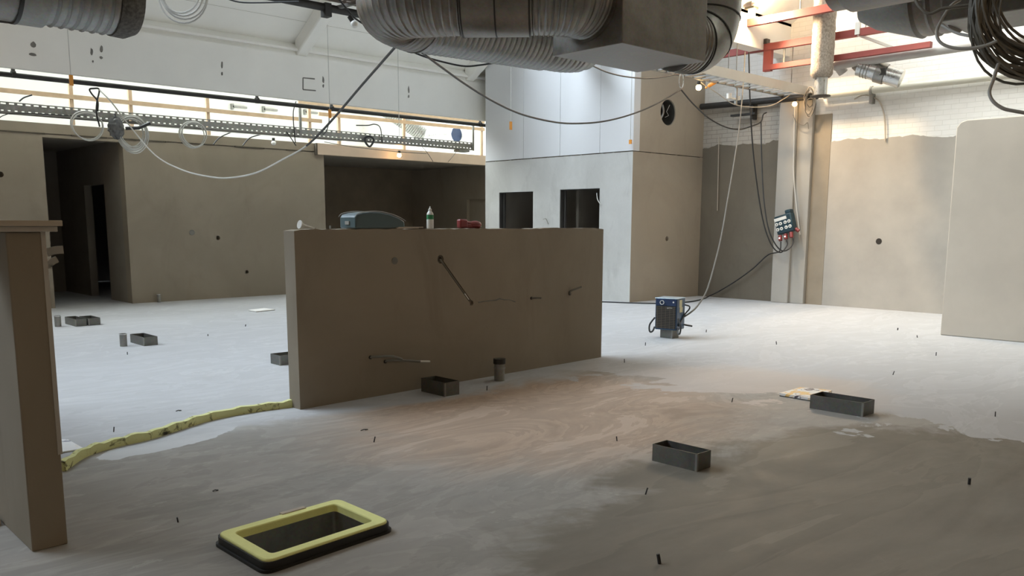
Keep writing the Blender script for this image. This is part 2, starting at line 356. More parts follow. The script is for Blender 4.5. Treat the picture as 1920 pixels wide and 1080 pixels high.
struct('ceiling_back_room', MB().box((-12, YB+.02, 3.085), (XR, 23.5, 3.15)), M['room'])
struct('bounce_slab', MB().box((-12, YB+.26, 3.15), (XR, 23.5, 3.2)), M['white'])  # white slab added on the deck to bounce light onto the far wall
struct('wall_far', MB().box((-12, 23.5, 3.2), (XR+.3, 23.8, 7.5)), M['white'])
# right wall: white brick above, render below with a ragged upper edge
struct('wall_right', MB().box((XR, -10, 0), (XR+.3, 24, 8.8)), M['brick'])
def ragged(y0, y1, z, amp, step=.045):
    n = int(abs(y1-y0)/step); out = []; w = 0
    for i in range(n+1):
        u = i/n; w = .8*w+random.uniform(-1, 1)*amp*.5
        out.append((y0+(y1-y0)*u, z+w+amp*.8*math.sin(u*17+y0)))
    return out
def render_layer(name, y0, y1, z0, z1, mat, amp=.03, x=XR):
    e = ragged(y0, y1, z0, amp); e = [(y, z+(z1-z0)*i/(len(e)-1)) for i, (y, z) in enumerate(e)]
    m = MB(); n = len(e)
    for i in range(n-1):
        (a, za), (b, zb) = e[i], e[i+1]; m.hexa([(x-.015, a, 0), (x+.01, a, 0), (x+.01, b, 0), (x-.015, b, 0), (x-.015, a, za), (x+.01, a, za), (x+.01, b, zb), (x-.015, b, zb)])
    return struct(name, m, mat)
wrr = render_layer('wall_right_render', 8.2, -9.9, 3.09, 3.13, M['wall_render'])
render_layer('wall_right_render_corner', 10.71, 8.87, 3.16, 3.16, M['plaster_corner_shade'])
struct('wall_right_corner', MB().box((XR-.008, 8.87, 3.0), (XR+.01, 10.71, 4.02)), M['brick_shaded'])  # thin layer over the white brick, corner shade put into its colour
p = atX(1648.5, 452.5, XR); hb = MB().cyl(p+V((-.02, 0, 0)), p+V((-.013, 0, 0)), .055, 16); struct('trim_4', hb, M['hole'])
# pier at the corner, in two steps
struct('pillar', MB().box((15.56, 8.50, 0), (XR, 8.87, 3.95)).box((15.62, 8.20, 0), (XR, 8.52, 3.95)), M['pier'], bevel=.012)
struct('trim_5', MB().box((XR-.022, 7.86, 0), (XR, 8.2, 3.6)), M['wall_tag'])  # browner, darker strip of wall beside the pier
# block wall in front of the right wall
wk = MB().prism([V((12.676, 4.55, 0)), V((12.676, 4.55, 2.86)), V((12.676, 4.50, 2.93)), V((12.676, 4.42, 2.955)), V((12.676, -8, 2.955)), V((12.676, -8, 0))], (.22, 0, 0))
struct('wall_block', wk, M['block_render'], bevel=.015)
# half wall in the middle
hl, hr = atZ(563, 768), atZ(1123, 669); hr.y = hl.y+.16
hd = (hr-hl).normalized(); hn = V((-hd.y, hd.x, 0)); HT = 1.495; HW = .16
def HWp(u, v, z): return hl+hd*u+hn*v+V((0, 0, z))
LEN = (hr-hl).length
n = 60; m = MB(); zs = [HT+random.uniform(-.004, .004) for _ in range(n+1)]
for i in (46, 47, 48, 49, 50): zs[i] += random.uniform(.004, .012)
m.prism([HWp(0, 0, 0), HWp(LEN, 0, 0)]+[HWp(LEN*i/n, 0, zs[i]-(.012 if i in (0, n) else 0)) for i in range(n, -1, -1)], hn*HW)
hw = struct('wall_half', m, M['plaster_dark'])
def onH(x, y, off=0.0):     # pixel to the front face of the half wall
    d = _ray(x, y); t = (hl-EYE).dot(hn)/d.dot(hn); return EYE+d*t-hn*off
# chased slot with its round box hole
g0, g1 = onH(826, 486), onH(884, 568)
cut(hw, MB().cyl(g0-hn*.05, g0+hn*.045, .040, 18))
gd = (g1-g0).normalized(); cut(hw, MB().obox((g0+g1)/2, gd, hn, gd.cross(hn), ((g1-g0).length, .05, .03)))
cut(hw, MB().cyl(g1-hn*.05, g1+hn*.03, .028, 7))
# stub wall at the left edge
sw0, sw1 = 1.01, 1.167; SY = 4.37; ST = 1.505
struct('wall_stub', MB().box((sw0, SY, 0), (sw1, 8.2, ST)), M['plaster_dark'], bevel=.006)
struct('trim_6', MB().box((sw1-.014, SY-.004, .45), (sw1+.006, SY+.03, ST)), M['render_thin'])
# central block: plaster below, panels above, hollow
cbL = struct('wall_centre', MB().box((XB, YC0, 0), (XB+.2, YC1, 2.935)), M['plaster_white'])
for (x0, y0, x1, y1) in ((936, 361, 999, 440), (1050, 355.5, 1123, 440)):
    a, b = atX(x0, y0, XB), atX(x1, y1, XB); cut(cbL, MB().box((XB-.2, b.y, 1.15), (XB+.4, a.y, a.z)))
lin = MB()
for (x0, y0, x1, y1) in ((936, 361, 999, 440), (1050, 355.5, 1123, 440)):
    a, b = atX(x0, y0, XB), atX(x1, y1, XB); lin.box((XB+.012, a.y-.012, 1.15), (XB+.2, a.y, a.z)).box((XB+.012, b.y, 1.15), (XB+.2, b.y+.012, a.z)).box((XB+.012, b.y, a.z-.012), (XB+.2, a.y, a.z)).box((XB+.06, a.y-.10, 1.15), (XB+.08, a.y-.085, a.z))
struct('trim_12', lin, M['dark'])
struct('wall_centre_side', MB().box((XB+.2, YC0, 0), (XR, YC0+.2, 2.935)).box((XB, YC0-.004, 0), (XB+.2, YC0, 2.935)), M['plaster_side'])
p = atY(1250.5, 447.5, YC0); sd = bpy.data.objects['wall_centre_side']; cut(sd, MB().cyl(p+V((0, -.2, 0)), p+V((0, .1, 0)), .05, 14))
struct('wall_centre_back', MB().box((XB+.2, YC1-.2, 0), (XR, YC1, 6.6)), M['plaster'])
struct('wall_centre_inner', MB().box((XB+1.6, YC0+.2, 0), (XB+1.7, YC1-.2, 2.9)).box((XB+.5, 12.55, 0), (XB+1.6, 12.62, 2.9)), M['room'])
struct('ceiling_centre', MB().box((XB+.2, YC0+.2, 2.8), (XR, YC1-.2, 2.93)), M['room'])
cu = MB(); ys = [YC0, 11.55, 12.65, 13.75, YC1]
for a, b in zip(ys, ys[1:]): cu.box((XB+.006, a+(.006 if a > YC0 else 0), 2.95), (XB+.2, b, 7.1))
struct('wall_centre_panels', cu, M['panel_white'], bevel=.004)
us = struct('wall_centre_upper', MB().box((XB+.2, YC0+.005, 2.95), (XR, YC0+.2, 7.1)), M['plaster_side'])
struct('trim_7', MB().box((XB+.0062, YC0+.003, 2.95), (XB+.2, YC0+.0055, 7.1)), M['plaster_side'])
hp = atY(1253.5, 211, YC0); cut(us, MB().cyl(hp+V((0, -.3, 0)), hp+V((0, .4, 0)), .255, 32))
jm = MB(); y = YC0
while y < YC1:
    L = random.uniform(.08, .5); jm.box((XB-.002, y, 2.932), (XB+.05, min(y+L, YC1), 2.932+random.uniform(.008, .02))); y += L+random.uniform(.0, .12)
x = XB+.05
while x < XR-.1:
    L = random.uniform(.08, .4); jm.box((x, YC0-.002, 2.932), (x+L, YC0+.05, 2.932+random.uniform(.006, .02))); x += L+random.uniform(.02, .3)
struct('trim_8', jm, M['crack'])
# roof: sawtooth bay over the hall, valley beams, flat part over the foreground
BY = 15.3
def SZ(y): return 5.08+(BY-y)*.6
bmz = struct('beam_back', MB().box((-12, BY, 3.91), (XR, BY+.13, 4.74)).box((-12, BY+.06, 4.74), (XR, BY+.35, 4.84)).prism([V((-12, BY-.02, 4.82)), V((-12, BY-.02, 4.86)), V((-12, BY+.32, 5.10)), V((-12, BY+.35, 4.82))], (XR+12, 0, 0)), M['white'])
ch = MB()
for (x, y, w, h) in ((62, 83, .09, .11), (62, 102, .13, .06), (172, 97, .05, .15), (190, 92, .07, .14), (190, 108, .06, .06), (416, 122, .05, .15), (416, 138, .04, .09), (606, 150, .05, .17), (606, 161, .05, .08), (766, 168, .06, .17), (766, 181, .05, .08), (174, 115, .04, .05)):
    p = atY(x, y, BY); n = 9; rr = [random.uniform(.6, 1.0) for _ in range(n)]
    ch.prism([V((p.x+math.cos(6.283*k/n)*w/2*rr[k], BY-.004, p.z+math.sin(6.283*k/n)*h/2*rr[k])) for k in range(n)], (0, .01, 0))
for (x0, y0, x1, y1) in ((568, 146, 568, 168), (568, 146, 590, 148), (568, 168, 592, 170)): ch.bar(atY(x0, y0, BY), atY(x1, y1, BY), .012, .022, (0, 0, 1) if y1-y0 < 9 else (1, 0, 0))
o = ch.build('chipped_marks', M['chip'], bmz)
GY0, GY1 = 13.9, 9.6       # glazing from GY0 up to GY1
struct('ceiling_slope', MB().hexa([V((-12, BY+.35, SZ(BY+.35))), V((XR, BY+.35, SZ(BY+.35))), V((XR, BY+.35, SZ(BY+.35)+.2)), V((-12, BY+.35, SZ(BY+.35)+.2)),
                                    V((-12, GY0, SZ(GY0))), V((XR, GY0, SZ(GY0))), V((XR, GY0, SZ(GY0)+.2)), V((-12, GY0, SZ(GY0)+.2))]), M['white'])
struct('trim_11', MB().box((-12, 14.937, SZ(14.94)-.003), (XR, 14.943, SZ(14.94)+.02)), M['render_thin'])
LX0, LX1 = -7.0, 12.9
struct('ceiling_slope_left', MB().hexa([V((-12, GY0, SZ(GY0))), V((LX0, GY0, SZ(GY0))), V((LX0, GY0, SZ(GY0)+.2)), V((-12, GY0, SZ(GY0)+.2)), V((-12, GY1, SZ(GY1))), V((LX0, GY1, SZ(GY1))), V((LX0, GY1, SZ(GY1)+.2)), V((-12, GY1, SZ(GY1)+.2))]), M['white'])
rf = MB()
for xr in (-4.2, .2, 4.5, 8.9, 13.2):
    for (ya, yb) in ((BY+.1, GY1),):
        rf.hexa([V((xr-.12, ya, SZ(ya)-.30)), V((xr+.12, ya, SZ(ya)-.30)), V((xr+.12, ya, SZ(ya)+.02)), V((xr-.12, ya, SZ(ya)+.02)), V((xr-.12, yb, SZ(yb)-.30)), V((xr+.12, yb, SZ(yb)-.30)), V((xr+.12, yb, SZ(yb)+.02)), V((xr-.12, yb, SZ(yb)+.02))])
struct('trim_9', rf, M['white'], bevel=.03)
wf = MB(); wf.box((LX0, GY0-.07, SZ(GY0)-.10), (LX1, GY0+.05, SZ(GY0)+.05))
xx = LX0
while xx < LX1: wf.bar((xx, GY0, SZ(GY0)+.03), (xx, GY1, SZ(GY1)+.03), .05, .08); xx += 1.1
win = struct('window_1', wf, M['black'])
pn = MB().hexa([V((LX0, GY0, SZ(GY0)+.08)), V((LX1, GY0, SZ(GY0)+.08)), V((LX1, GY0, SZ(GY0)+.09)), V((LX0, GY0, SZ(GY0)+.09)), V((LX0, GY1, SZ(GY1)+.08)), V((LX1, GY1, SZ(GY1)+.08)), V((LX1, GY1, SZ(GY1)+.09)), V((LX0, GY1, SZ(GY1)+.09))])
pn.build('pane', M['glass_dusty'], win)
# the right end of the slope is solid; upright back of the sawtooth; second bay with glass only at the right
def slab(x0, x1, ya, yb, za, zb, name):
    return struct(name, MB().hexa([V((x0, ya, za)), V((x1, ya, za)), V((x1, ya, za+.2)), V((x0, ya, za+.2)), V((x0, yb, zb)), V((x1, yb, zb)), V((x1, yb, zb+.2)), V((x0, yb, zb+.2))]), M['white'])
slab(LX1, XR, GY0, GY1, SZ(GY0), SZ(GY1), 'ceiling_slope_right')
V2 = 8.80; RZ = 5.7; QX = 7.8; QY0, QY1 = 8.2, 3.6
def QZ(y): return 5.35+(V2-y)*.6
struct('wall_sawtooth', MB().box((QX, V2, 5.3), (XR, V2+.2, SZ(GY1)+.3)).box((QX, V2, SZ(GY1)+.1), (XR, GY1+.1, SZ(GY1)+.3)), M['white'])
struct('beam_near', MB().box((QX, V2, 4.75), (XR, V2+.3, 5.50)), M['white'])
slab(QX, XR, V2+.1, QY0, QZ(V2+.1), QZ(QY0), 'ceiling_bay_foot'); slab(QX, XR, QY1, 3.0, QZ(QY1), QZ(3.0), 'ceiling_bay_top')
slab(-12, QX, GY1, 2.9, SZ(GY1), RZ, 'ceiling_near_slope')
def lz(y): return RZ+(y-2.9)*(SZ(GY1)-RZ)/(GY1-2.9)
struct('wall_gable_infill', MB().prism([V((QX-.1, V2+.2, 5.3)), V((QX-.1, GY1, SZ(GY1)+.2)), V((QX-.1, 5.9, lz(5.9)+.1))], (.2, 0, 0)).prism([V((QX-.1, 6.2, lz(6.0)+.1)), V((QX-.1, 2.9, RZ)), V((QX-.1, 2.9, QZ(3.0)+.2))], (.2, 0, 0)), M['white'])
struct('wall_sawtooth_near', MB().box((QX, 2.9, RZ), (XR, 3.1, QZ(3.0)+.2)), M['white'])
struct('ceiling', MB().box((-12, -10, RZ), (XR, 3.1, RZ+.2)), M['white'])
w2 = MB(); xx = QX
while xx < XR: w2.bar((xx, QY0, QZ(QY0)+.05), (xx, QY1, QZ(QY1)+.05), .05, .08); xx += 1.08
win = struct('window_2', w2, M['galv_dull'])
MB().hexa([V((QX, QY0, QZ(QY0)+.1)), V((XR, QY0, QZ(QY0)+.1)), V((XR, QY0, QZ(QY0)+.11)), V((QX, QY0, QZ(QY0)+.11)), V((QX, QY1, QZ(QY1)+.1)), V((XR, QY1, QZ(QY1)+.1)), V((XR, QY1, QZ(QY1)+.11)), V((QX, QY1, QZ(QY1)+.11))]).build('pane', M['glass'], win)
# next bay beyond the back beam
struct('ceiling_far', MB().box((-12, BY+.35, 7.3), (XR, 17.0, 7.5)).box((-12, 23.3, 7.3), (XR, 23.8, 7.5)).box((-12, 17.0, 7.3), (-2, 23.3, 7.5)).box((-12, BY+.35, 5.25), (XR, BY+.5, 7.4)), M['white'])
w3 = MB()
for i in range(9): xx = -2+(XR+2)*i/8; w3.bar((xx, 17.0, 7.4), (xx, 23.3, 7.4), .05, .08)
win = struct('window_3', w3, M['galv_dull']); MB().box((-2, 17.0, 7.44), (XR, 23.3, 7.45)).build('pane', M['glass_new'], win)
# walls out of view that close the hall
struct('wall_left', MB().box((-12.3, -10, 0), (-12, 24, 9)), M['plaster'])
struct('wall_front', MB().box((-12, -10.3, 0), (XR+.3, -10, 7)), M['plaster'])
struct('wall_rear', MB().box((-12, 24, 0), (XR+.3, 24.3, 7.5)), M['room'])
# surface scars on the half wall and elsewhere, shallow and part of the wall
sc = MB(); pl = [(897, 567), (908, 565), (918, 564), (930, 563), (937, 560), (945, 562), (955, 562), (966, 566)]
sc.tube([onH(x, y, .0) for x, y in pl], .006, 5, lambda i, u: .004+.004*random.random()); sc.cyl(onH(740, 489, .004), onH(740, 489, -.01), .033, 14)
sc.build('plaster_scar', M['chip'], hw)
rw = MB()
pts = [g0+(g1-g0)*u+hn*.012 for u in (.0, .3, .6, .95)]; rw.tube(pts, .010, 8); rw.pipe(g0+hn*.01, g0+hn*.035, .032, .008, 16); rw.build('conduit', M['cable_drab'], hw)
MB().tube([g0+(g1-g0)*u+hn*.006 for u in (.78, .92)], .007, 8).build('wire_end', M['plastic_white'], hw)

# ------------------------------------------------------------------ things on the floor
def vent_box(x0, y0, x1, y1, h, label):
    t = thing('floor_duct_box', label, 'duct box', ((x0+x1)/2, (y0+y1)/2, 0), 'open steel duct boxes set in the floor')
    e = .0035
    m = MB().box((x0, y0, -.01), (x0+e, y1, h)).box((x1-e, y0, -.01), (x1, y1, h)).box((x0, y0, -.01), (x1, y0+e, h)).box((x0, y1-e, -.01), (x1, y1, h))
    m.build('sleeve', M['box_steel'], t)
    MB().box((x0+e, y0+e, .002), (x1-e, y1-e, .006)).build('bottom_plate', M['dark'], t)
    MB().box((x0-.004, y0-.004, 0), (x0+.012, y0+.012, h-.004)).build('corner_seam', M['galv_dull'], t)
    return t
def vb(pl, pm, pr, h, label, ln=None, wd=None):
    L, K, Rr = atZ(*pl), atZ(*pm), atZ(*pr); w = wd or abs(Rr.x-K.x); l = ln or abs(L.y-K.y)
    return vent_box(K.x, K.y, K.x+w, K.y+l, h, label)
vb((1225, 863), (1306, 884.5), (1337, 877), .114, 'steel duct box nearest the camera, alone on the grey floor right of centre')
vb((1516, 766), (1617, 782), (1640, 775), .117, 'steel duct box with a colourful board sticking out behind its left end')
vb((788, 734), (834, 744), (860, 739), .127, 'dark steel duct box close against the front of the half wall')
vb((510, 681), (525, 685.5), (545, 684.5), .11, 'steel duct box half hidden behind the left end of the half wall', wd=.34)
vb((244, 642), (270, 649), (294, 646), .11, 'steel duct box beside the upright pipe on the pale left floor')
vb((123, 607), (142, 612.5), (163, 611), .11, 'left one of the two duct boxes standing side by side near the dark doorway')
k = atZ(166.5, 610.6); vent_box(k.x, k.y, k.x+.17, k.y+.42, .11, 'right one of the two duct boxes standing side by side near the dark doorway')
hk = atZ(1260, 635); HB = (hk.x, hk.y, hk.x+.15, hk.y+.2)
vent_box(*HB, .118, 'small steel duct box underneath the blue fan heater')
def pipe_stub(px, py, r, h, label, collar=False):
    p = atZ(px, py); p = p+V((.7*r, .7*r, 0)); t = thing('pipe_stub', label, 'pipe', p, 'upright pipe stubs in the floor')
    MB().pipe(p, p+V((0, 0, h)), r, .004, 20).cyl(p+V((0, 0, .002)), p+V((0, 0, .01)), r-.004, 16).build('pipe', M['galv_dull'], t)
    if collar: MB().pipe(p+V((0, 0, h*.55)), p+V((0, 0, h*.62)), r+.007, .008, 20).build('clamp', M['galv'], t); MB().pipe(p+V((0, 0, h-.05)), p+V((0, 0, h)), r+.009, .01, 20).build('socket', M['black'], t)
    else: MB().pipe(p+V((0, 0, h-.012)), p+V((0, 0, h)), r+.004, .006, 20).build('rim', M['steel_bright'], t)
    return t
pipe_stub(229, 650, .043, .16, 'upright steel pipe stub with bright rim on the pale left floor')
pipe_stub(106, 613, .045, .165, 'upright pipe stub next to the grey stub wall, left of the twin boxes')
pipe_stub(936, 715, .052, .22, 'dark pipe stub with clamp at the foot of the half wall', True)
pipe_stub(297, 567, .035, .16, 'thin pipe stub at the foot of the back wall right of the doorway')
STUDS = [(1237, 1057, .055, 'black rubber stud nearest the camera at the bottom centre'), (1817, 908, .05, 'short black stud in the rippled screed at the far right'),
 (1210, 927, .05, 'thin stud in the floor in front of the nearest duct box'), (1157, 827, .04, 'stud with pale tip left of the nearest duct box'),
 (701, 829, .05, 'thin dark stud in the shade in front of the half wall'), (334, 979, .035, 'tiny stud left of the yellow foam frame'),
 (1372, 754, .045, 'dark stud on the peach coloured dry patch'), (1171, 680, .05, 'black stud just off the right end of the half wall'),
 (1210, 648, .05, 'small stud left below the blue fan heater'), (1324, 623, .045, 'small stud right of the blue fan heater'),
 (1456, 646, .05, 'small stud inside the pale ring mark on the floor'), (1683, 619, .04, 'tiny stud in front of the far right wall'),
 (1720, 633, .04, 'tiny stud near the left corner of the block wall'), (1755, 667, .05, 'stud in front of the block wall foot'),
 (1674, 703, .05, 'leaning stud behind the board and duct box'), (1866, 781, .05, 'leaning stud at the right beyond the darker screed edge'),
 (213, 810, .045, 'stud behind the yellow foam strip near the stub wall'), (239, 665, .04, 'tiny stud in front of the bright rimmed pipe stub'),
 (390, 630, .03, 'tiny stud alone on the pale floor behind the foam strip'), (460, 612, .035, 'tiny stud below the white sheet near the back wall'),
 (913, 732, .05, 'thin stud beside the clamped pipe stub'), (1160, 878, 0, '')]
for (x, y, h, lab) in STUDS:
    if h == 0: continue
    p = atZ(x, y); d = depth(p); r = .0042*max(1, d/8.5); h *= .85; lean = V((random.uniform(-.25, .25), random.uniform(-.25, .25), 1)).normalized()
    if 'nearest the camera' in lab or 'far right' in lab: r = .0085
    t = tag(MB().tube([p-V((0, 0, .004)), p+lean*h*.5, p+lean*h], r, 10).build('floor_stud', M['rubber']), lab, 'stud', 'small studs sticking out of the screed')
# foam frame round the pit
t = thing('pit_frame', 'yellow foam lined frame with black sides around an open floor pit', 'pit frame', (fcen.x, fcen.y, 0))
def rnd(q, r=.05, k=5):
    out = []
    for i in range(4):
        a, b, c = q[i-1], q[i], q[(i+1) % 4]; e1 = (a-b).normalized(); e2 = (c-b).normalized(); p0, p1 = b+e1*r, b+e2*r
        for j in range(k+1): u = j/k; out.append(p0*(1-u)**2+b*2*u*(1-u)+p1*u*u)
    return out
def ring(o, i, z0, z1):
    n = len(o); m = MB(); vs = [V((p.x, p.y, z)) for z, q in ((z0, o), (z1, o), (z1, i), (z0, i)) for p in q]
    return m.add(vs, [(a*n+k, a*n+(k+1) % n, ((a+1) % 4)*n+(k+1) % n, ((a+1) % 4)*n+k) for a in range(4) for k in range(n)])
out0 = rnd(fc, .055); in0 = rnd(inn, .03)
def off(q, w):
    return [fcen.xy.to_3d()+(p-fcen).xy.to_3d()*(1+w/((p-fcen).xy.length)) for p in q]
ring(rnd([V((p.x, p.y, 0)) for p in fc], .055), in0, .012, TOP).build('foam_rim', M['foam'], t, bevel=.006)
tp = ring(off(out0, .010), off(out0, .0005), -.002, TOP-.012); tp.build('tape_band', M['tape'], t)
w4 = ring(off(out0, .022), off(out0, .008), -.004, .014); w4.build('screed_skirt', M['tape'], t)
wl = ring(off(in0, .004), off(in0, -.004), -.17, .02); wl.build('pit_liner', M['galv'], t)
MB().prism([V((p.x, p.y, -.172)) for p in in0], (0, 0, .006)).build('pit_base', M['galv_dull'], t)
nt = MB(); a, b = fc[0].lerp(fc[1], .50), fc[0].lerp(fc[1], .70); nt.bar((a.x, a.y, TOP+.001), (b.x, b.y, TOP+.001), .03, .008); nt.build('torn_patch', M['board'], t)
# foam edge strip between the stub wall and the half wall
px = [(120, 885), (160, 858), (215, 840), (280, 825), (340, 806), (400, 788), (480, 773), (557, 763)]
ctr = catmull([atZ(*q)+V((0, .02, 0)) for q in px], 6); m = MB(); w = .018
vs = []
for i, p in enumerate(ctr):
    d = (ctr[min(i+1, len(ctr)-1)]-ctr[max(i-1, 0)]).normalized(); s_ = V((-d.y, d.x, 0)); hh = .062+.006*math.sin(i*1.7)+random.uniform(-.004, .004)
    vs += [p-s_*w, p+s_*w, p+s_*w+V((0, 0, hh)), p-s_*(w-.003)+V((0, 0, hh-.004))]
n = len(ctr)
m.add(vs, [(i*4+k, i*4+(k+1) % 4, (i+1)*4+(k+1) % 4, (i+1)*4+k) for i in range(n-1) for k in range(4)]+[(0, 1, 2, 3), ((n-1)*4, (n-1)*4+3, (n-1)*4+2, (n-1)*4+1)])
t = tag(m.build('foam_strip', M['foam_dirty']), 'soiled yellow foam edge strip curving from the stub wall to the half wall', 'foam strip')
# boards lying on the floor
def sheet(px, h, name, label, cat, mat, edge=None):
    q = [atZ(x, y) for x, y in px]; c = sum(q, V())/len(q); t = thing(name, label, cat, (c.x, c.y, 0))
    MB().prism([V((p.x, p.y, h*.25)) for p in q], (0, 0, h*.75)).build('face_sheet', mat, t)
    MB().prism([V((p.x, p.y, 0.0))+(V((p.x, p.y, 0))-V((c.x, c.y, 0)))*-.01 for p in q], (0, 0, h*.25)).build('backing', edge or M['tape'], t)
    return t
def print_mat(name, cols):
    t = NT(name); p = t.pos(); n = t.noise(p, 5, 5, .6, 1.5); t.col(t.ramp(n, cols)); t.set(Roughness=.4); return t.m
M['print'] = print_mat('printed board', [(.34, (.12, .10, .12)), (.37, (.86, .83, .80)), (.46, (.92, .90, .86)), (.53, (.90, .55, .16)), (.68, (.92, .72, .34))])
M['print2'] = print_mat('scribbled board', [(.36, (.12, .12, .2)), (.40, (.82, .82, .84)), (.6, (.88, .87, .86)), (.72, (.70, .60, .45))])
sheet([(1461, 742.5), (1500, 731.5), (1560, 737), (1530, 754)], .028, 'printed_board', 'white and orange printed board lying under the duct box at the right', 'board', M['print'])
sheet([(108, 826), (127, 826.5), (157, 843.5), (104, 852)], .012, 'marked_board', 'white board with scribbles on the floor beside the stub wall', 'board', M['print2'])
sheet([(466, 583), (495, 579.5), (516, 582), (481, 585.5)], .02, 'white_sheet', 'bright white sheet lying on the far floor before the back wall', 'sheet', M['paper'])
# rubble mark on the left floor
for (x, y, lab, s) in ((335, 771, 'crumb of dark debris on the pale floor behind the foam strip', .022), (404, 921, 'dark sliver of debris on the floor above the foam frame', .016), (683, 807, 'dark curl of debris at the edge of the half wall shadow', .03)):
    p = atZ(x, y); m = MB().tube([p+V((-s, 0, .004)), p+V((0, .006, .007)), p+V((s, -.004, .004))], .0035, 6).tube([p+V((s*.2, -s*.4, .004)), p+V((s*.7, s*.3, .005))], .003, 6)
    tag(m.build('debris', M['rubber']), lab, 'debris')

# ------------------------------------------------------------------ fan heater on its duct box
ht = V(((HB[0]+HB[2])/2, (HB[1]+HB[3])/2, .119)); cdir = V((-math.sin(math.radians(53.7)), -math.cos(math.radians(53.7)), 0)); rdir = V((math.cos(math.radians(53.7)), -math.sin(math.radians(53.7)), 0))
a = math.radians(23); hnrm = cdir*math.cos(a)-rdir*math.sin(a); hrt = rdir*math.cos(a)+cdir*math.sin(a); Z3 = V((0, 0, 1))
ht = ht-hrt*.0
t = thing('fan_heater', 'blue box fan heater with black grille standing on a small duct box', 'heater', ht)
Wd, Dp, Hh = .315, .29, .425
def hp_(u, v, z): return ht+hrt*u+hnrm*v+Z3*z
bd = MB().obox(hp_(0, 0, Hh/2), hrt, hnrm, Z3, (Wd, Dp, Hh)); body = bd.build('housing', M['blue'], t, bevel=.012)
MB().obox(hp_(0, Dp/2+.002, Hh*.41), hrt, hnrm, Z3, (Wd-.03, .006, Hh*.72)).build('grille_recess', M['black'], t)
g = MB()
for i in range(13): g.obox(hp_(0, Dp/2+.008, .035+i*.023), hrt, hnrm, Z3, (Wd-.035, .008, .007))
for i in range(5): g.obox(hp_(-.12+i*.06, Dp/2+.009, .17), hrt, hnrm, Z3, (.006, .006, .30))
g.build('grille', simple('grille bars', (.13, .11, .085), .5, .3, .1, 6, .02), t)
MB().obox(hp_(0, 0, Hh+.004), hrt, hnrm, Z3, (Wd+.01, Dp+.01, .012)).build('top_plate', steel('pale blue top', (.45, .55, .62), .4), t, bevel=.004)
MB().obox(hp_(0, Dp/2+.002, Hh*.885), hrt, hnrm, Z3, (Wd-.02, .005, Hh*.2)).build('control_panel', M['navy_cap'], t)
MB().pipe(hp_(-.055, Dp/2+.004, Hh*.88), hp_(-.055, Dp/2+.02, Hh*.88), .03, .006, 18).build('dial', M['plastic_white'], t)
MB().cyl(hp_(.11, Dp/2, Hh*.9), hp_(.11, Dp/2+.015, Hh*.9), .011, 12).build('switch', M['plastic_white'], t)
MB().obox(hp_(.07, Dp/2+.01, Hh*.72), hrt, hnrm, Z3, (.05, .004, .018)).cyl(hp_(.03, Dp/2+.008, Hh*.71), hp_(.03, Dp/2+.012, Hh*.71), .014, 12).build('maker_plate', M['galv'], t)
MB().obox(hp_(Wd/2+.002, .02, Hh*.84), hrt, hnrm, Z3, (.003, .09, .10)).obox(hp_(Wd/2+.002, .0, Hh*.64), hrt, hnrm, Z3, (.003, .10, .07)).build('sticker', M['sticker'], t)
for s_, nm in ((-1, 'carry_handle'), (1, 'carry_handle')):
    u = s_*(Wd/2+.012); o_ = s_*.055
    m = MB().tube(catmull([hp_(u, .12, .16), hp_(u+o_, .16, .06), hp_(u+o_*.9, .17, -.03), hp_(u+o_*.3, .15, -.03), hp_(u, .12, .03)], 6), .012, 8); m.build(nm, M['rubber'], t)
MB().tube(catmull([hp_(Wd/2+.01, -.12, .33), hp_(Wd/2+.05, -.17, .31), hp_(Wd/2+.05, -.17, .27), hp_(Wd/2+.01, -.12, .20), hp_(Wd/2+.012, .1, .06)], 6), .010, 8).build('side_tube', M['rubber'], t)
MB().tube([hp_(Wd/2-.02, -.12, .06), hp_(Wd/2+.09, -.2, .035)], .012, 8).build('rear_foot', M['rubber'], t)

# ------------------------------------------------------------------ on top of the half wall
def HTp(x, back=.08):      # point on the top of the half wall under pixel column x
    p = onH(x, 430); u = (p-hl).dot(hd); return HWp(u, back, HT+.004)
p = HTp(667, .0); L_, D_ = .54, .235; ux = hd; uy = hn
t = thing('tool_case', 'teal grey plastic case with arched lid lying on the half wall', 'case', p+ux*L_/2+uy*D_/2)
prof = [(0, 0), (0, .095), (.02, .118), (.08, .134), (.17, .142), (.27, .140), (.38, .122), (.48, .092), (.535, .065), (.54, .04), (.54, 0)]
m = MB().prism([p+ux*a_+Z3*(b_+.002) for a_, b_ in prof], uy*D_); m.build('shell', M['teal'], t, bevel=.012)
lp = [(-.006, .10), (.018, .124), (.08, .1395), (.17, .1475), (.27, .1455), (.38, .127), (.48, .097), (.545, .066)]
rim = MB()
for v_ in (-.004, D_+.004): rim.tube(catmull([p+ux*a_+uy*v_+Z3*(b_+.002) for a_, b_ in lp], 4), .004, 6)
rim.build('rim', M['cable_grey'], t)
MB().obox(p+ux*.0+uy*(-.0)+Z3*.05-ux*.004+uy*D_/2, uy, Z3, ux, (.06, .03, .008)).build('latch', M['cable_grey'], t)
p = HTp(770, .05); t = tag(MB().obox(p+Z3*.012, hd, hn, Z3, (.29, .11, .006)).obox(p+hd*-.04+Z3*.005, hd, hn, Z3, (.26, .12, .009)).build('thin_board', M['board']), 'thin pale board lying between the teal case and the glue bottle', 'board')
p = HTp(814.5, .06); t = thing('glue_bottle', 'white squeeze bottle with green label standing on the half wall', 'bottle', p)
MB().lathe(p, [(.030, 0), (.033, .004), (.033, .128), (.030, .140), (.020, .155), (.0145, .163), (.0145, .166)], n=22).build('body', M['plastic_white'], t)
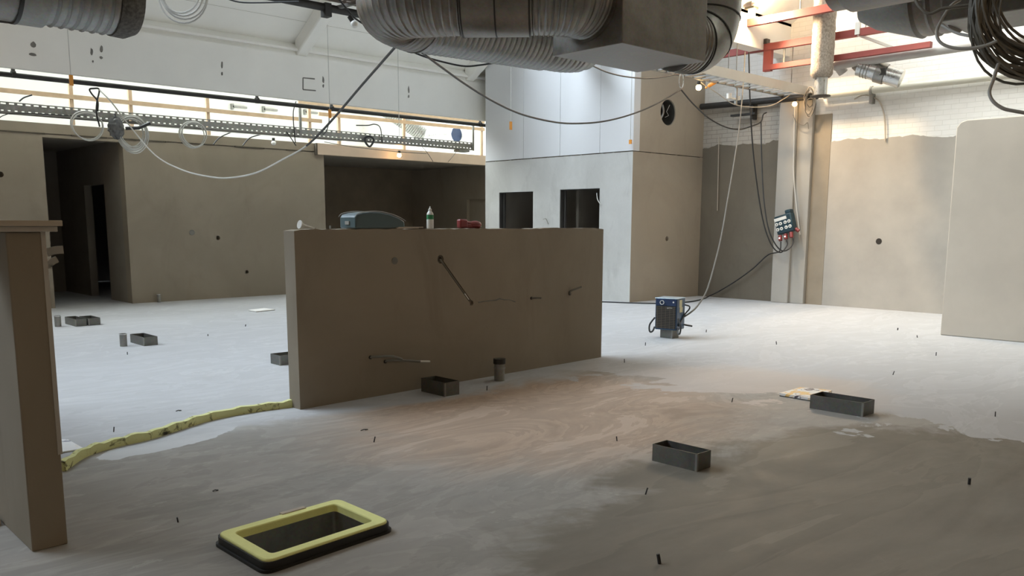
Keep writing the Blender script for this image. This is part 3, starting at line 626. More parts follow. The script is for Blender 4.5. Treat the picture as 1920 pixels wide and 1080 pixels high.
MB().lathe(p+Z3*.166, [(.0155, 0), (.0155, .014), (.008, .018), (.004, .038), (.0025, .040)], n=16).build('nozzle_cap', M['plastic_white'], t)
MB().lathe(p+Z3*.085, [(.0334, 0), (.0334, .042)], n=22).build('label', M['green'], t)
p = HTp(866, .06); t = thing('cordless_tool', 'dark red hand tool lying flat on the right part of the half wall', 'power tool', p)
m = MB().tube(catmull([p+hd*a_+Z3*b_ for a_, b_ in ((.16, .032), (.19, .036), (.24, .036), (.28, .028), (.292, .022))], 4), .03, 12, lambda i, u: .026+.012*math.sin(math.pi*min(1, u*.9))-.016*max(0, u-.75)*4*.6); m.build('motor_body', M['red_plastic'], t)
MB().obox(p+hd*.06+Z3*.045, hd, hn, Z3, (.10, .06, .085)).build('battery', M['red_plastic'], t, bevel=.014)
MB().tube(catmull([p+hd*.10+Z3*.062, p+hd*.14+Z3*.05, p+hd*.19+Z3*.048], 4), .02, 10).build('grip', M['red_plastic'], t)
MB().obox(p+hd*.14+Z3*.024, hd, hn, Z3, (.13, .05, .040)).build('base_grip', M['red_plastic'], t, bevel=.008)
MB().cyl(p+hd*.285+Z3*.022, p+hd*.315+Z3*.016, .004, 8).build('tip', M['galv'], t)
p = HTp(571, .06); t = thing('funnel', 'small white plastic funnel lying on the left end of the half wall', 'funnel', p)
MB().lathe(p+Z3*.032+hd*.01, [(.036, -.02), (.034, -.012), (.016, .012), (.012, .03), (.006, .125), (.003, .126)], (hd*.96-Z3*.22), 18).build('cone', M['plastic_white'], t)
p = HTp(632, .07); tag(MB().obox(p+Z3*.014, hd, hn, Z3, (.045, .03, .026)).build('putty_scrap', M['cable_drab']), 'small dark scrap beside the left end of the teal case', 'scrap')
# conduits sticking out of the half wall
def conduit(name, px, off, r, label, mat, tip=None):
    pts = [onH(x, y, o_) for (x, y), o_ in zip(px, off)]; t = thing(name, label, 'conduit', pts[0]); MB().tube(catmull(pts, 6), r, 10).build('sleeve', mat, t)
    MB().cyl(pts[0]-hn*.008, pts[0]+hn*.02, r*1.5, 12).build('collar', M['hole'], t)
    if tip: MB().tube([pts[-1], onH(*tip[0], tip[1])], r*.8, 10).build('cable_end', M['plastic_white'], t)
conduit('wall_conduit', [(694, 670), (702, 668), (728, 667), (746, 672)], (0, .03, .05, .06), .011, 'grey conduit bending out of the half wall, upper left of a pair', M['conduit_grey'])
conduit('wall_conduit', [(722, 678), (728, 674.5), (750, 674.5), (776, 675.5)], (0, .03, .06, .09), .011, 'grey conduit with a white cable end, lower right of a pair', M['conduit_grey'], ((793, 675.5), .10))
conduit('wall_conduit', [(1068, 551), (1067, 546), (1074, 541), (1081, 537.5)], (0, .02, .05, .07), .011, 'brown bent conduit stub near the right end of the half wall', M['cable_drab'])
conduit('wall_conduit', [(996, 559), (1000, 558.5), (1004, 558), (1007, 558)], (0, .02, .04, .06), .010, 'short brown conduit stub between the crack and the bent stub', M['cable_drab'])

# ------------------------------------------------------------------ on the stub wall
p = atY(111, 417, SY); tag(MB().box((-.25, SY-.05, ST+.026), (p.x, SY+.42, ST+.052)).build('shelf_board', M['board'], bevel=.002), 'upper grey board laid across the top of the stub wall', 'board', 'boards on the stub wall')
p = atY(104.5, 429, SY); tag(MB().box((-.05, SY-.03, ST), (p.x, SY+.40, ST+.026)).build('shelf_board', M['render_thin'], bevel=.003), 'lower paler board under the longer board on the stub wall', 'board', 'boards on the stub wall')
def strap(px, w, label):
    pts = catmull([atY(x, y, SY+.06) for x, y in px], 5); m = MB(); 
    for a_, b_ in zip(pts, pts[1:]): m.bar(a_, b_+(b_-a_)*.05, .012, w)
    return tag(m.build('conduit_strap', M['cable_grey']), label, 'strap', 'grey straps on the stub wall')
strap([(88, 474), (96, 471), (106, 469), (118, 468)], .036, 'upper grey strap sticking out from the side of the stub wall')
strap([(90, 503), (92, 496), (99, 490), (107, 486)], .03, 'lower bent grey strap sticking out from the stub wall')
p = atZ(3, 983, 0); tag(MB().box((p.x-.3, p.y-.01, 0), (p.x-.005, p.y+.25, .03)).build('floor_plank', M['board']), 'pale plank end on the floor behind the stub wall', 'plank')

# ------------------------------------------------------------------ ducts overhead
def ribs(step, amt, r): return None
def duct_run(name, segs, mat, parent, ): pass
def duct_path(pts, k=10): return catmull(pts, k)
def resample(pts, ds):
    pts = [V(p) for p in pts]; out = [pts[0]]; acc = 0
    for a_, b_ in zip(pts, pts[1:]):
        L = (b_-a_).length; s_ = ds-acc
        while s_ <= L: out.append(a_+(b_-a_)*(s_/L)); s_ += ds
        acc = (acc+L) % ds
    out.append(pts[-1]); return out
def corrugated(pts, r, pitch, amp=.010, n=36):
    q = resample(pts, pitch/5); return MB().tube(q, r, n, lambda i, u: r+amp*(1.1 if i % 5 == 0 else (-.35 if i % 5 in (1, 4) else 0)), True)
t = thing('supply_duct', 'large round silver duct bending into a square steel box overhead', 'duct', (5.9, 5.2, 3.0))
zb = 3.0; x0, x1, y0, y1 = 5.62, 6.80, 4.64, 5.42
MB().box((x0, y0, zb), (x1, y1, 3.9)).build('plenum_box', M['duct_old'], t, bevel=.006)
MB().box((x0-.02, y0-.02, 3.88), (x1+.02, y1+.02, 3.94)).build('flange', M['galv_dull'], t)
ZC = 3.40; r = .31
MB().cyl((x0-.02, 5.03, ZC), (x0+.01, 5.03, ZC), r+.03, 36).build('collar', M['duct_old'], t)
A = catmull([(5.64, 5.03, ZC), (5.45, 5.05, ZC), (5.28, 5.16, ZC), (5.16, 5.28, ZC)], 8)
corrugated(A, r, .042, .008).build('ribbed_bend', M['galv'], t)
B = [V((5.18, 5.26, ZC)), V((4.80, 5.66, ZC))]
MB().tube(resample(B, .06), r+.012, 40).build('smooth_sleeve', M['duct_old'], t)
sm = MB(); 
for q in (B[0], (B[0]+B[1])/2, B[1]): d_ = (B[1]-B[0]).normalized(); sm.tube([q-d_*.006, q+d_*.006], r+.018, 40)
sm.build('seam_band', M['black'], t)
Cc = catmull([(4.82, 5.64, ZC), (4.66, 5.82, ZC), (4.55, 6.05, ZC+.01), (4.56, 6.30, ZC+.02), (4.72, 6.47, ZC+.02), (4.98, 6.52, ZC)], 10)
corrugated(Cc, r, .055, .006).build('elbow', M['duct_old'], t)
D1 = catmull([(4.95, 6.52, ZC), (5.4, 6.46, ZC), (6.0, 6.40, ZC), (6.45, 6.36, ZC)], 10)
corrugated(D1, r-.01, .06, .008).build('rear_pipe', M['galv'], t)
D2 = catmull([(6.42, 6.36, ZC), (6.75, 6.34, ZC), (7.0, 6.33, ZC+.06), (7.15, 6.33, ZC+.3), (7.16, 6.33, ZC+.9)], 8)
corrugated(D2, r-.025, .06, .008).build('rear_elbow', M['galv'], t)
rr = .275; ZE = 3.24
E1 = catmull([(6.80, 4.98, ZE), (6.95, 4.98, ZE), (7.04, 4.98, ZE)], 6); corrugated(E1, rr, .05, .008).build('ribbed_collar', M['galv'], t)
E2 = catmull([(7.03, 4.98, ZE), (7.16, 4.98, ZE+.03), (7.30, 4.98, ZE+.14), (7.37, 4.98, ZE+.30), (7.39, 4.98, ZE+.55)], 8)
MB().tube(E2, rr, 40).build('upright_elbow', M['galv'], t)
MB().tube([V((7.39, 4.98, ZE+.5)), V((7.41, 4.98, ZE+2.6))], rr-.02, 40).build('riser', M['galv'], t)
sm = MB(); 
for i in (2, 14, 24): q = E2[i]; d_ = (E2[i+1]-E2[i-1]).normalized(); sm.tube([q-d_*.006, q+d_*.006], rr+.008, 40)
sm.build('seam_band', M['black'], t)
hg = MB()
for q in ((5.9, 4.75), (6.6, 5.3), (4.9, 5.6), (5.6, 6.44)): hg.cyl((q[0], q[1], 3.6), (q[0], q[1], RZ), .006, 6)
hg.build('hanger_rods', M['galv_dull'], t)
# duct at the top left
t = thing('exhaust_duct', 'round ribbed duct with mesh wrapped open end at the upper left corner', 'duct', (2.0, 7.25, 3.0))
ZL = 3.31; rl = .30; YL = 7.32
MB().tube([V((-.6, YL, ZL)), V((1.92, YL, ZL))], rl, 36).build('main_pipe', M['duct_old'], t)
MB().tube([V((1.88, YL, ZL)), V((2.06, YL, ZL))], rl+.012, 36).build('sleeve', M['galv_dull'], t)
corrugated([V((2.05, YL, ZL)), V((2.30, YL, ZL)), V((2.58, YL, ZL))], rl-.01, .075, .010).build('ribbed_pipe', M['galv'], t)
MB().tube([V((2.56, YL, ZL)), V((2.66, YL, ZL)), V((2.74, YL, ZL)), V((2.755, YL, ZL))], rl, 36, lambda i, u: (rl, rl+.006, rl-.03, rl-.09)[i]).build('mesh_cap', simple('mesh wrap', (.12, .11, .095), .7, .3, .6, 40, .8), t)
MB().tube([V((1.86, YL, ZL)), V((1.885, YL, ZL))], rl+.016, 36).build('seam_band', M['black'], t)
hg = MB(); hg.cyl((1.2, YL, ZL), (1.2, YL, RZ), .006, 6).cyl((2.3, YL, ZL), (2.3, YL, RZ), .006, 6); hg.build('hanger_rods', M['galv_dull'], t)
c = atD(10, 36, 6.4)
sg = MB().pipe(c, c+V((0, 0, .9)), .15, .006, 28).build('spigot', M['duct_old'], t)
MB().pipe(c+V((0, 0, .0)), c+V((0, 0, .03)), .155, .01, 28).build('spigot_rim', M['black'], sg); MB().cyl(c+V((0, 0, .05)), c+V((0, 0, .055)), .144, 24).build('damper', M['dark'], sg)
# ducts at the top right
t = thing('branch_duct', 'group of joined round and square ducts at the upper right', 'duct', (7.4, 3.0, 3.2))
c = atD(1578, 0, 7.0); MB().pipe((c.x, c.y+.06, 3.56), (c.x, c.y-.06, 3.56), .27, .01, 32).build('end_collar', M['duct_old'], t)
MB().tube([V((c.x, c.y-.04, 3.56)), V((c.x, c.y-.08, 3.56)), V((c.x, 1.2, 3.56))], .3, 36, lambda i, u: (.27, .30, .30)[i]).build('round_duct', M['duct_old'], t)
ax = 7.75; b0 = atX(1622, 35, ax); zc2 = 3.43
MB().tube([V((ax, b0.y-.02, zc2+.06)), V((ax, b0.y-.14, zc2+.02)), V((ax, b0.y-.50, zc2-.0))], .3, 30, lambda i, u: (.17, .21, .31)[i]).build('reducer', M['galv_dull'], t)
corrugated([V((ax, b0.y-.49, zc2)), V((ax, b0.y-.62, zc2)), V((ax, b0.y-.78, zc2))], .30, .14, .012).build('ribbed_joint', M['duct_old'], t)
MB().box((ax-.30, b0.y-1.75, zc2-.27), (ax+.33, b0.y-.76, zc2+.3)).build('square_duct', M['galv_dull'], t, bevel=.01)
hg = MB()
for (x_, y_) in ((c.x, 2.6), (ax, b0.y-.9), (ax, b0.y-1.5), (c.x, 1.5)): hg.cyl((x_, y_, 3.6), (x_, y_, RZ), .007, 6)
hg.build('hanger_rods', M['galv_dull'], t)

# ------------------------------------------------------------------ cables and coils at the upper right
cc = atD(1935, 18, 5.6); uR = _rt.copy(); uU = V((0, 0, 1)); uD = uR.cross(uU)
t = thing('cable_bundle', 'big hanging bundle of looped drab cables at the upper right corner', 'cable coil', cc)
cnt = 0
for i in range(34):
    rx = random.uniform(.27, .43); rz = rx*random.uniform(.95, 1.12); ox = random.uniform(-.02, .05); oz = random.uniform(-.03, .08); dz = random.uniform(-.10, .10); tl = random.uniform(-.25, .25)
    pts = []
    for k in range(33):
        a = 2*math.pi*k/32; x_, z_ = rx*math.cos(a), rz*math.sin(a); pts.append(cc+uR*(x_*math.cos(tl)-z_*math.sin(tl)+ox)+uU*(x_*math.sin(tl)+z_*math.cos(tl)+oz)+uD*(dz+.05*math.sin(2*a+i)))
    MB().tube(pts, random.choice((.007, .009, .011)), 6, caps=False).build('cable_loop', M['cable_drab'] if i % 7 else M['conduit_grey'], t)
MB().tube([cc+uU*.35, V((cc.x, cc.y, RZ))], .012, 6).build('hanging_rope', M['cable_drab'], t)
def loose(px, d0, d1, r, mat, label, name='loose_cable', group=None): return tag(cable(name, lerp_d(px, d0, d1), r, mat), label, 'cable', group)
loose([(1800, 0), (1782, 12), (1760, 48), (1757, 68), (1768, 83), (1795, 91), (1825, 90), (1852, 84), (1870, 76)], 5.9, 5.5, .011, M['cable_grey'], 'grey cable swinging out left of the big cable bundle')
loose([(1764, 46), (1785, 58), (1805, 65), (1830, 67), (1850, 55)], 6.0, 5.6, .010, M['cable_grey'], 'thin grey cable crossing into the big cable bundle above the swinging one')
loose([(1872, 120), (1862, 150), (1855, 172), (1862, 190), (1880, 203), (1900, 208), (1935, 214)], 5.6, 5.4, .012, M['cable_grey'], 'thick grey cable dropping from the bundle towards the right edge')
loose([(1715, -8), (1722, 10), (1742, 26), (1768, 16), (1800, 12), (1860, 4)], 5.9, 5.6, .012, M['cable_drab'], 'drab cable sagging across the upper right ducts')

# ------------------------------------------------------------------ right wall fittings
t = thing('red_steelwork', 'red primed steel frame with long horizontal beams at the upper right', 'steel frame', (14.6, 7.4, 4.3))
def yb(p0, p1, X, h): a_, b_ = atX(*p0, X), atX(*p1, X); z = (a_.z+b_.z)/2; return MB().box((X-.05, b_.y, z), (X+.05, a_.y, z+h))
yb((1340, 62), (1562, 21), 14.2, .125).build('top_beam', M['red_steel'], t)
yb((1330, 113), (1700, 53), 14.8, .12).build('middle_beam', M['red_steel'], t)
yb((1434, 135), (1746, 86), 14.8, .09).build('bottom_beam', M['red_steel'], t)
a_, b_ = atX(1434, 88, 14.8), atX(1446, 133, 14.8); MB().box((14.76, b_.y, b_.z), (14.85, a_.y, a_.z+.05)).build('post', M['red_steel'], t)
p = atX(1436, 80, 14.8); MB().box((14.74, p.y-.05, p.z-.03), (14.86, p.y+.05, p.z+.06)).build('bracket', M['black'], t)
p = atX(1500, 30, 14.2); MB().cyl((14.2, p.y, p.z), (14.2, p.y, RZ), .01, 6).cyl((14.8, 6.9, 4.8), (14.8, 6.9, RZ), .01, 6).cyl((14.8, 8.4, 4.4), (14.8, 8.4, 4.75), .02, 6).build('hanger_rods', M['galv_dull'], t)
p0 = atX(1540, 146, 14.5); t = thing('insulated_pipe', 'vertical pipe wrapped in mesh and brown mineral wool', 'pipe', (14.5, p0.y, 3.8))
q = resample([V((14.5, p0.y, 4.07)), V((14.5, p0.y, 6.2))], .05); MB().tube(q, .19, 28, lambda i, u: (.14 if i == 0 else .19)+random.uniform(-.006, .006)).build('insulation', M['insul'], t)
MB().cyl((14.5, p0.y, 3.78), (14.5, p0.y, 4.1), .11, 24).build('steel_pipe', M['steel_bright'], t)
MB().lathe((14.5, p0.y, 3.74), [(.10, 0), (.17, .01), (.17, .025), (.11, .04)], n=24).build('flange', M['black'], t)
# black heating pipe along the right wall
a_, b_ = atX(1308, 200, 15.6), atX(1560, 178, 15.6); t = thing('heating_pipe', 'dark pipe fixed along the shaded corner of the brick wall', 'pipe', (15.6, 9.4, 3.9))
MB().cyl((15.56, 10.68, 3.97), (15.56, 8.1, 3.93), .062, 16).build('pipe', M['black'], t)
p = atX(1412, 203, 15.6); MB().box((15.55, p.y-.03, 3.62), (15.72, p.y+.03, 3.95)).box((15.50, p.y-.10, 3.70), (15.6, p.y+.45, 3.74)).build('bracket', M['black'], t)
a_, b_ = atX(1556, 180, 15.6), atX(1925, 137, 15.6); t = thing('white_pipe', 'pale pipe running along the lit brick wall at the right', 'pipe', (15.6, 6, 3.9))
MB().cyl((15.62, 8.0, 3.93), (15.62, -2, 3.93), .062, 16).build('pipe', simple('pale painted pipe', (.62, .60, .50), .45, 0, .06, 3), t)
p = atX(1634, 178, 15.62); MB().pipe((15.62, p.y-.02, 3.93), (15.62, p.y+.02, 3.93), .075, .014, 16).box((15.6, p.y-.03, 3.70), (15.72, p.y+.03, 3.87)).build('clamp', M['galv_dull'], t)
# grey pipe and silver valve duct
a_, b_ = atX(1580, 111, 15.0), atX(1860, 91, 15.0); t = thing('silver_duct', 'bright silver duct fitting hanging from a grey pipe by the white wall', 'duct', (15.1, 7, 4.2))
zz = (a_.z+b_.z)/2
MB().tube(catmull([V((15.0, b_.y-2.5, zz+.02)), V((15.0, b_.y, zz+.02)), V((15.0, (a_.y+b_.y)/2, zz+.01)), V((15.0, a_.y, zz)), V((15.04, a_.y+.06, zz-.05)), V((15.1, a_.y+.02, zz-.14))], 8), .085, 18).build('grey_pipe', simple('grey clad pipe', (.50, .48, .45), .6, .2, .06, 4), t)
S0, S1 = atX(1600, 122, 15.05), atX(1690, 148, 15.25)
def sp(u): return S0+(S1-S0)*u
MB().cyl(sp(.0), sp(.16), .06, 20, .12).build('elbow', M['galv_dull'], t)
MB().tube([sp(.1), sp(.12), sp(.50)], .16, 28, lambda i, u: (.08, .155, .155)[i]).build('inlet_pipe', M['steel_bright'], t)
sm = MB()
for u in (.22, .28, .34): sm.tube([sp(u-.008), sp(u+.008)], .163, 28)
sm.build('seam_ring', M['galv_dull'], t)
MB().cyl(sp(.49), sp(.68), .175, 28).build('damper_body', M['galv'], t)
MB().cyl(sp(.69), sp(1.0), .155, 28).build('outlet_pipe', M['steel_bright'], t)
q = sp(.70)+V((-.16, 0, .03)); MB().obox(q, (1, 0, 0), (0, 1, 0), (0, 0, 1), (.05, .10, .11)).build('actuator', M['black'], t)
a_ = atX(1608, 65, 14.75); b_ = atX(1680, 92, 15.4); t = tag(MB().bar(a_, b_, .04, .04).box((a_.x-.03, a_.y-.04, a_.z), (a_.x+.03, a_.y+.04, a_.z+.2)).build('steel_strut', M['plastic_white']), 'white strut arm slanting from the middle red beam to the wall', 'strut')
tag(cable('loose_cable', [atX(x_, y_, 15.68) for x_, y_ in ((1602, 186), (1617, 179), (1632, 180), (1648, 190), (1656, 208), (1659, 228), (1660, 264))], .014, M['cable_tan']), 'beige cable hanging down the brick wall from the pale pipe', 'cable')
# cable ladder
t = thing('cable_ladder', 'white cable ladder running out from the corner pier', 'cable ladder', (13.8, 8.55, 4.0))
def on2(x, y, Y, z): p_ = atY(x, y, Y); return p_
LY0, LY1, LZ = 8.82, 8.34, 4.03
MB().box((11.4, LY0-.015, LZ-.04), (15.6, LY0+.015, LZ+.0)).build('near_rail', M['galv_dull'], t)
side = MB().box((11.4, LY1-.012, LZ-.06), (15.6, LY1+.012, LZ+.10)); side.build('far_rail', simple('painted rail', (.66, .62, .55), .6, .1, .05, 4), t)
hm = MB(); x = 11.6
while x < 15.5: hm.box((x, LY1+.0118, LZ+.045), (x+.03, LY1+.0135, LZ+.06)); x += .22
hm.build('rail_slots', M['hole'], t)
x = 11.55
while x < 15.6: MB().box((x, LY1, LZ-.035), (x+.03, LY0, LZ-.015)).build('rung', M['galv_dull'], t); x += .25
MB().cyl((12.9, LY1, LZ), (12.9, LY1, 4.9), .008, 6).cyl((15.0, LY1, LZ), (15.0, LY1, 4.9), .008, 6).cyl((13.9, LY0, LZ), (13.9, LY0, 4.9), .008, 6).build('hanger_rods', M['galv_dull'], t)
p = atY(1380, 178, LY0); t = thing('strut_hanger', 'slotted strut with pipe clips hanging below the cable ladder', 'hanger', (p.x, LY0, p.z))
b_ = atY(1380, 197, LY0); MB().box((p.x-.02, LY0-.02, b_.z), (p.x+.02, LY0+.02, LZ-.03)).build('strut', M['galv'], t)
q = atY(1374, 183, LY0)
MB().pipe(q+V((-.12, 0, -.03)), q+V((-.12, 0, .06)), .045, .01, 14).pipe(q+V((.16, 0, -.03)), q+V((.16, 0, .04)), .04, .01, 14).box((q.x-.14, LY0-.015, q.z-.03), (q.x+.2, LY0+.015, q.z)).build('pipe_clip', M['plastic_white'], t)
# coil of cables at the ladder end
cc = atX(1518, 190, 15.45); t = thing('cable_coil', 'small tangle of beige cables hanging at the end of the cable ladder', 'cable coil', cc)
for i in range(8):
    rx = random.uniform(.06, .13); rz = random.uniform(.14, .26); pts = [cc+V((random.uniform(-.01, .01)+.02*math.cos(i), rx*math.cos(2*math.pi*k/18)+random.uniform(-.01, .01), rz*math.sin(2*math.pi*k/18)-.02*i+.06)) for k in range(19)]
    MB().tube(catmull(pts, 2), .007, 5, caps=False).build('cable_loop', M['cable_tan'] if i % 3 else M['cable_drab'], t)
# clips under the ladder end
tag(MB().tube(catmull([atX(1487, 215, 15.5), atX(1493, 228, 15.5), atX(1506, 235, 15.5), atX(1514, 230, 15.5), atX(1516, 242, 15.5)], 5), .006, 5).build('loose_cable', M['cable_drab']), 'thin wire with little clips drooping below the tangle of beige cables', 'cable')
# round hole in the block and what shows in it
p = hp; t = thing('duct_ring', 'dark round duct opening with a curved steel edge in the block wall', 'duct', p+V((0, .1, -.25)))
MB().pipe(p+V((0, .03, 0)), p+V((0, .75, 0)), .25, .008, 32).build('liner', simple('dark liner', (.07, .068, .06), .6, .3, .1, 8), t)
MB().cyl(p+V((0, .7, 0)), p+V((0, .72, 0)), .245, 28).build('back_plate', M['dark'], t)
MB().tube([p+V((-.19+.07*math.sin(math.pi*u/10), .02+.004*u, .14-.028*u)) for u in range(11)], .022, 8).build('steel_edge', M['galv'], t)
MB().tube([p+V((.10, .05, .16)), p+V((.0, .05, .02)), p+V((.06, .04, -.05)), p+V((-.03, .06, -.09))], .0045, 6).build('wire', M['cable_white'], t)
# ------------------------------------------------------------------ power distribution box on the pier
BX = 15.44; c = (atX(1455, 413, BX)+atX(1493, 427, BX)+atX(1484, 398, BX)+atX(1462, 440, BX))/4
ta = math.radians(16); uu = V((0, -math.cos(ta), math.sin(ta))); vv = V((0, math.sin(ta), math.cos(ta))); nn = V((-1, 0, 0))
t = thing('power_box', 'dark teal power distribution box with white sockets hanging askew on the pier', 'power box', c-vv*.19)
def pb(u, v, w=0): return c+uu*u+vv*v+nn*w
MB().obox(pb(0, .0, 0), uu, vv, nn, (.36, .36, .16)).build('housing', M['dkteal'], t, bevel=.02)
MB().obox(pb(-.05, .11, .082), uu, vv, nn, (.26, .06, .01)).build('fuse_window', M['plastic_white'], t)
MB().obox(pb(.12, .21, 0), uu, vv, nn, (.12, .08, .14)).build('carry_grip', M['dkteal'], t, bevel=.02)
for j in range(2):
    for i in range(4):
        q = pb(-.145+i*.082+(.02 if i > 1 else -.0), .02-j*.10, .08); s_ = MB().lathe(q, [(.032, 0), (.032, .012), (.024, .014)], nn, 16).build('socket', M['plastic_white'], t)
        MB().cyl(q+nn*.010, q+nn*.0165, .012, 10).build('socket_hole', M['hole'], s_)
for i, u in enumerate((-.14, -.02, .10)):
    q = pb(u, -.20, .05); pl = MB().cyl(q, q-vv*.10+nn*.03, .036, 14).build('red_plug', M['red_plastic'], t)
    if i < 2: MB().ball(q-vv*.05+nn*.045, .016, 10, 6).build('plug_lamp', emit('pilot lamp', (1, .8, .7), 6) if i == 0 else bpy.data.materials['pilot lamp'], pl)
q = pb(.18, -.15, 0); MB().cyl(q, q-vv*.06-nn*.0+uu*.05, .034, 14).build('red_plug', M['red_plastic'], t)

# ------------------------------------------------------------------ back wall services at the left
t = thing('sprinkler_pipe', 'long black pipe hung under the white beam along the back wall', 'pipe', (6, 15.5, 3.8))
MB().cyl((-12, 15.5, 3.82), (XR-.1, 15.5, 3.83), .040, 16).build('pipe', M['black'], t)
for x_ in (25, 480, 620, 900):
    p = atY(x_, 140, 15.5); MB().pipe((p.x-.03, 15.5, 3.84), (p.x+.03, 15.5, 3.84), .056, .016, 16).cyl((p.x, 15.5, 3.88), (p.x, 15.5, 3.92), .03, 10).build('hanger_clamp', M['black'], t)
t = thing('cable_tray', 'perforated grey cable tray running above the back wall', 'cable tray', (6, 15.9, 3.3))
X0, X1 = -6, atY(888, 270, 15.9).x; TY = 15.9; z0 = 3.285
MB().box((X0, TY, z0+.045), (X1, TY+.006, z0+.135)).box((X0, TY, z0+.158), (X1, TY+.006, z0+.175)).box((X0, TY, z0+.0), (X1, TY+.006, z0+.020)).build('side_plate', M['galv_dull'], t)
sl = MB(); x = X0
while x < X1: sl.box((x, TY, z0+.13), (x+.045, TY+.006, z0+.160)); x += .12
x = X0
while x < X1: sl.box((x, TY, z0+.018), (x+.06, TY+.006, z0+.048)); x += .10
sl.build('slotted_edges', M['galv_dull'], t)['kind'] = 'stuff'
MB().box((X0, TY+.006, z0), (X1, TY+.20, z0+.006)).box((X0, TY+.20, z0), (X1, TY+.206, z0+.05)).build('tray_bottom', M['galv_dull'], t)
for x_ in (561, 886):
    p = atY(x_, 200, TY); MB().box((p.x-.022, TY-.03, z0-.02), (p.x+.03, TY+.0, 3.92)).build('support_post', M['galv_dull'], t)
p = atY(878, 278, TY); MB().box((p.x-.30, TY-.02, z0-.06), (p.x+.02, TY+.18, z0-.01)).build('end_bracket', M['galv_dull'], t)
labs = ['left most upright batten with an orange tag at its top', 'upright batten right of the big white cable coil', 'upright batten between the two middle coils above the back wall',
        'upright batten left of the black pipe clamp over the lintel', 'pale upright batten above the start of the lintel board', 'bright upright batten in front of the flexible duct', 'upright batten beside the white block wall edge']
for (x_, lab) in zip((136, 246, 390, 580, 635, 757, 903), labs):
    p = atY(x_, 220, 16.75); tag(MB().box((p.x-.032, 16.73, 3.26), (p.x+.032, 16.79, 3.98)).build('upright_batten', M['wood']), lab, 'batten', 'upright wooden battens above the back wall')
def hbat(p0, p1, Y, h, lab):
    a_, b_ = atY(*p0, Y), atY(*p1, Y); tag(MB().hexa([V((a_.x, Y, a_.z-h)), V((b_.x, Y, b_.z-h)), V((b_.x, Y+.04, b_.z-h)), V((a_.x, Y+.04, a_.z-h)), V((a_.x, Y, a_.z)), V((b_.x, Y, b_.z)), V((b_.x, Y+.04, b_.z)), V((a_.x, Y+.04, a_.z))]).build('long_batten', M['wood']), lab, 'batten', 'long wooden battens above the back wall')
hbat((-60, 158), (604, 224), 16.69, .075, 'long batten running from the left edge to above the lintel')
hbat((598, 210), (909, 240), 16.69, .075, 'long batten running behind the black pipe to the white block')
hbat((560, 187), (909, 226), 16.40, .07, 'upper long batten close under the white beam at the right')
a_, b_ = atY(270, 233, 16.3), atY(640, 262, 16.3); tag(MB().cyl(a_, b_, .03, 10).build('white_conduit', M['plastic_white']), 'pale horizontal conduit just below the cable tray', 'conduit')
lab2 = ['short steel bracket on the bright wall left of the pair', 'short steel bracket on the bright wall right of the pair', 'small dark bracket beside the upright batten']
for (x_, y_, lab) in zip((450, 508, 585), (201, 206, 211), lab2):
    p = atY(x_, y_, 23.4); tag(MB().box((p.x-.22, 23.40, p.z-.02), (p.x+.22, 23.5, p.z+.03)).box((p.x-.24, 23.40, p.z-.08), (p.x-.18, 23.5, p.z+.08)).build('wall_bracket', M['galv_dull']), lab, 'bracket', 'small brackets on the far wall')
# far spiral duct with a blue cap
Yd = 18.6; e = atY(856, 252, Yd); r_ = .20; d_ = _rt*.78-V((_fw.x, _fw.y, 0)).normalized()*.62; d_.z = 0; d_.normalize(); s0 = e-d_*1.15
t = thing('capped_duct', 'silver duct with a dark blue cap lying beyond the back wall', 'duct', (e.x, Yd, 3.2))
corrugated([s0, (s0+e)/2, e], r_, .08, .006, 28).build('straight_pipe', M['steel_bright'], t)
MB().cyl(e-d_*.01, e+d_*.012, r_+.006, 28).build('end_cap', M['navy_cap'], t)
f0 = atY(690, 186, 20.4); corrugated(catmull([f0, (f0+s0)/2+V((0, 0, .02)), s0+V((0, .02, 0))], 10), r_, .06, .012, 28).build('flexible_pipe', M['galv'], t)
MB().cyl(f0-V((0, 0, .05)), V((f0.x, f0.y, 7.3)), .01, 6).build('hanger_rod', M['galv_dull'], t)
a_, b_ = atY(862, 254, 19.0), atY(914, 243.5, 17.9); tag(MB().cyl(a_, b_, .055, 14).build('grey_pipe', M['galv_dull']), 'thin grey pipe between the blue capped duct and the white block', 'pipe')
# coils at the left
def coil(px, py, rx, rz, Y, n, r, mat, label, name='cable_coil', grp='cable coils hanging along the tray'):
    c_ = atY(px, py, Y); t = thing(name, label, 'cable coil', c_-V((0, 0, rz)), grp)
    for i in range(n):
        k = 1-random.uniform(0, .22 if n > 4 else .1); oz = random.uniform(-.03, .03)*(1 if n > 4 else .6); ox = random.uniform(-.03, .03)
        MB().tube([c_+V((rx*k*math.cos(2*math.pi*j/28)+ox, .015*i-.03*math.sin(4*math.pi*j/28), rz*k*math.sin(2*math.pi*j/28)+oz)) for j in range(29)], r, 6, caps=False).build('cable_loop', mat, t)
    return t
coil(250, 250, .27, .31, 15.80, 10, .011, M['cable_white'], 'thick white cable coil hanging from the tray beside the doorway')
coil(162, 236, .27, .25, 15.80, 2, .011, M['cable_white'], 'thin white double loop hanging left of the thick white coil')
coil(363, 253, .25, .24, 15.80, 4, .010, M['cable_white'], 'loose white loops hanging right of the thick white coil')
coil(693, 265, .11, .11, 15.80, 3, .013, M['rubber'], 'small round black cable coil above the lintel board')
cc = atD(343, -8, 9.5)
t = thing('cable_coil', 'white cable coil hanging down from the top edge at the left', 'cable coil', cc, 'cable coils hanging along the tray')
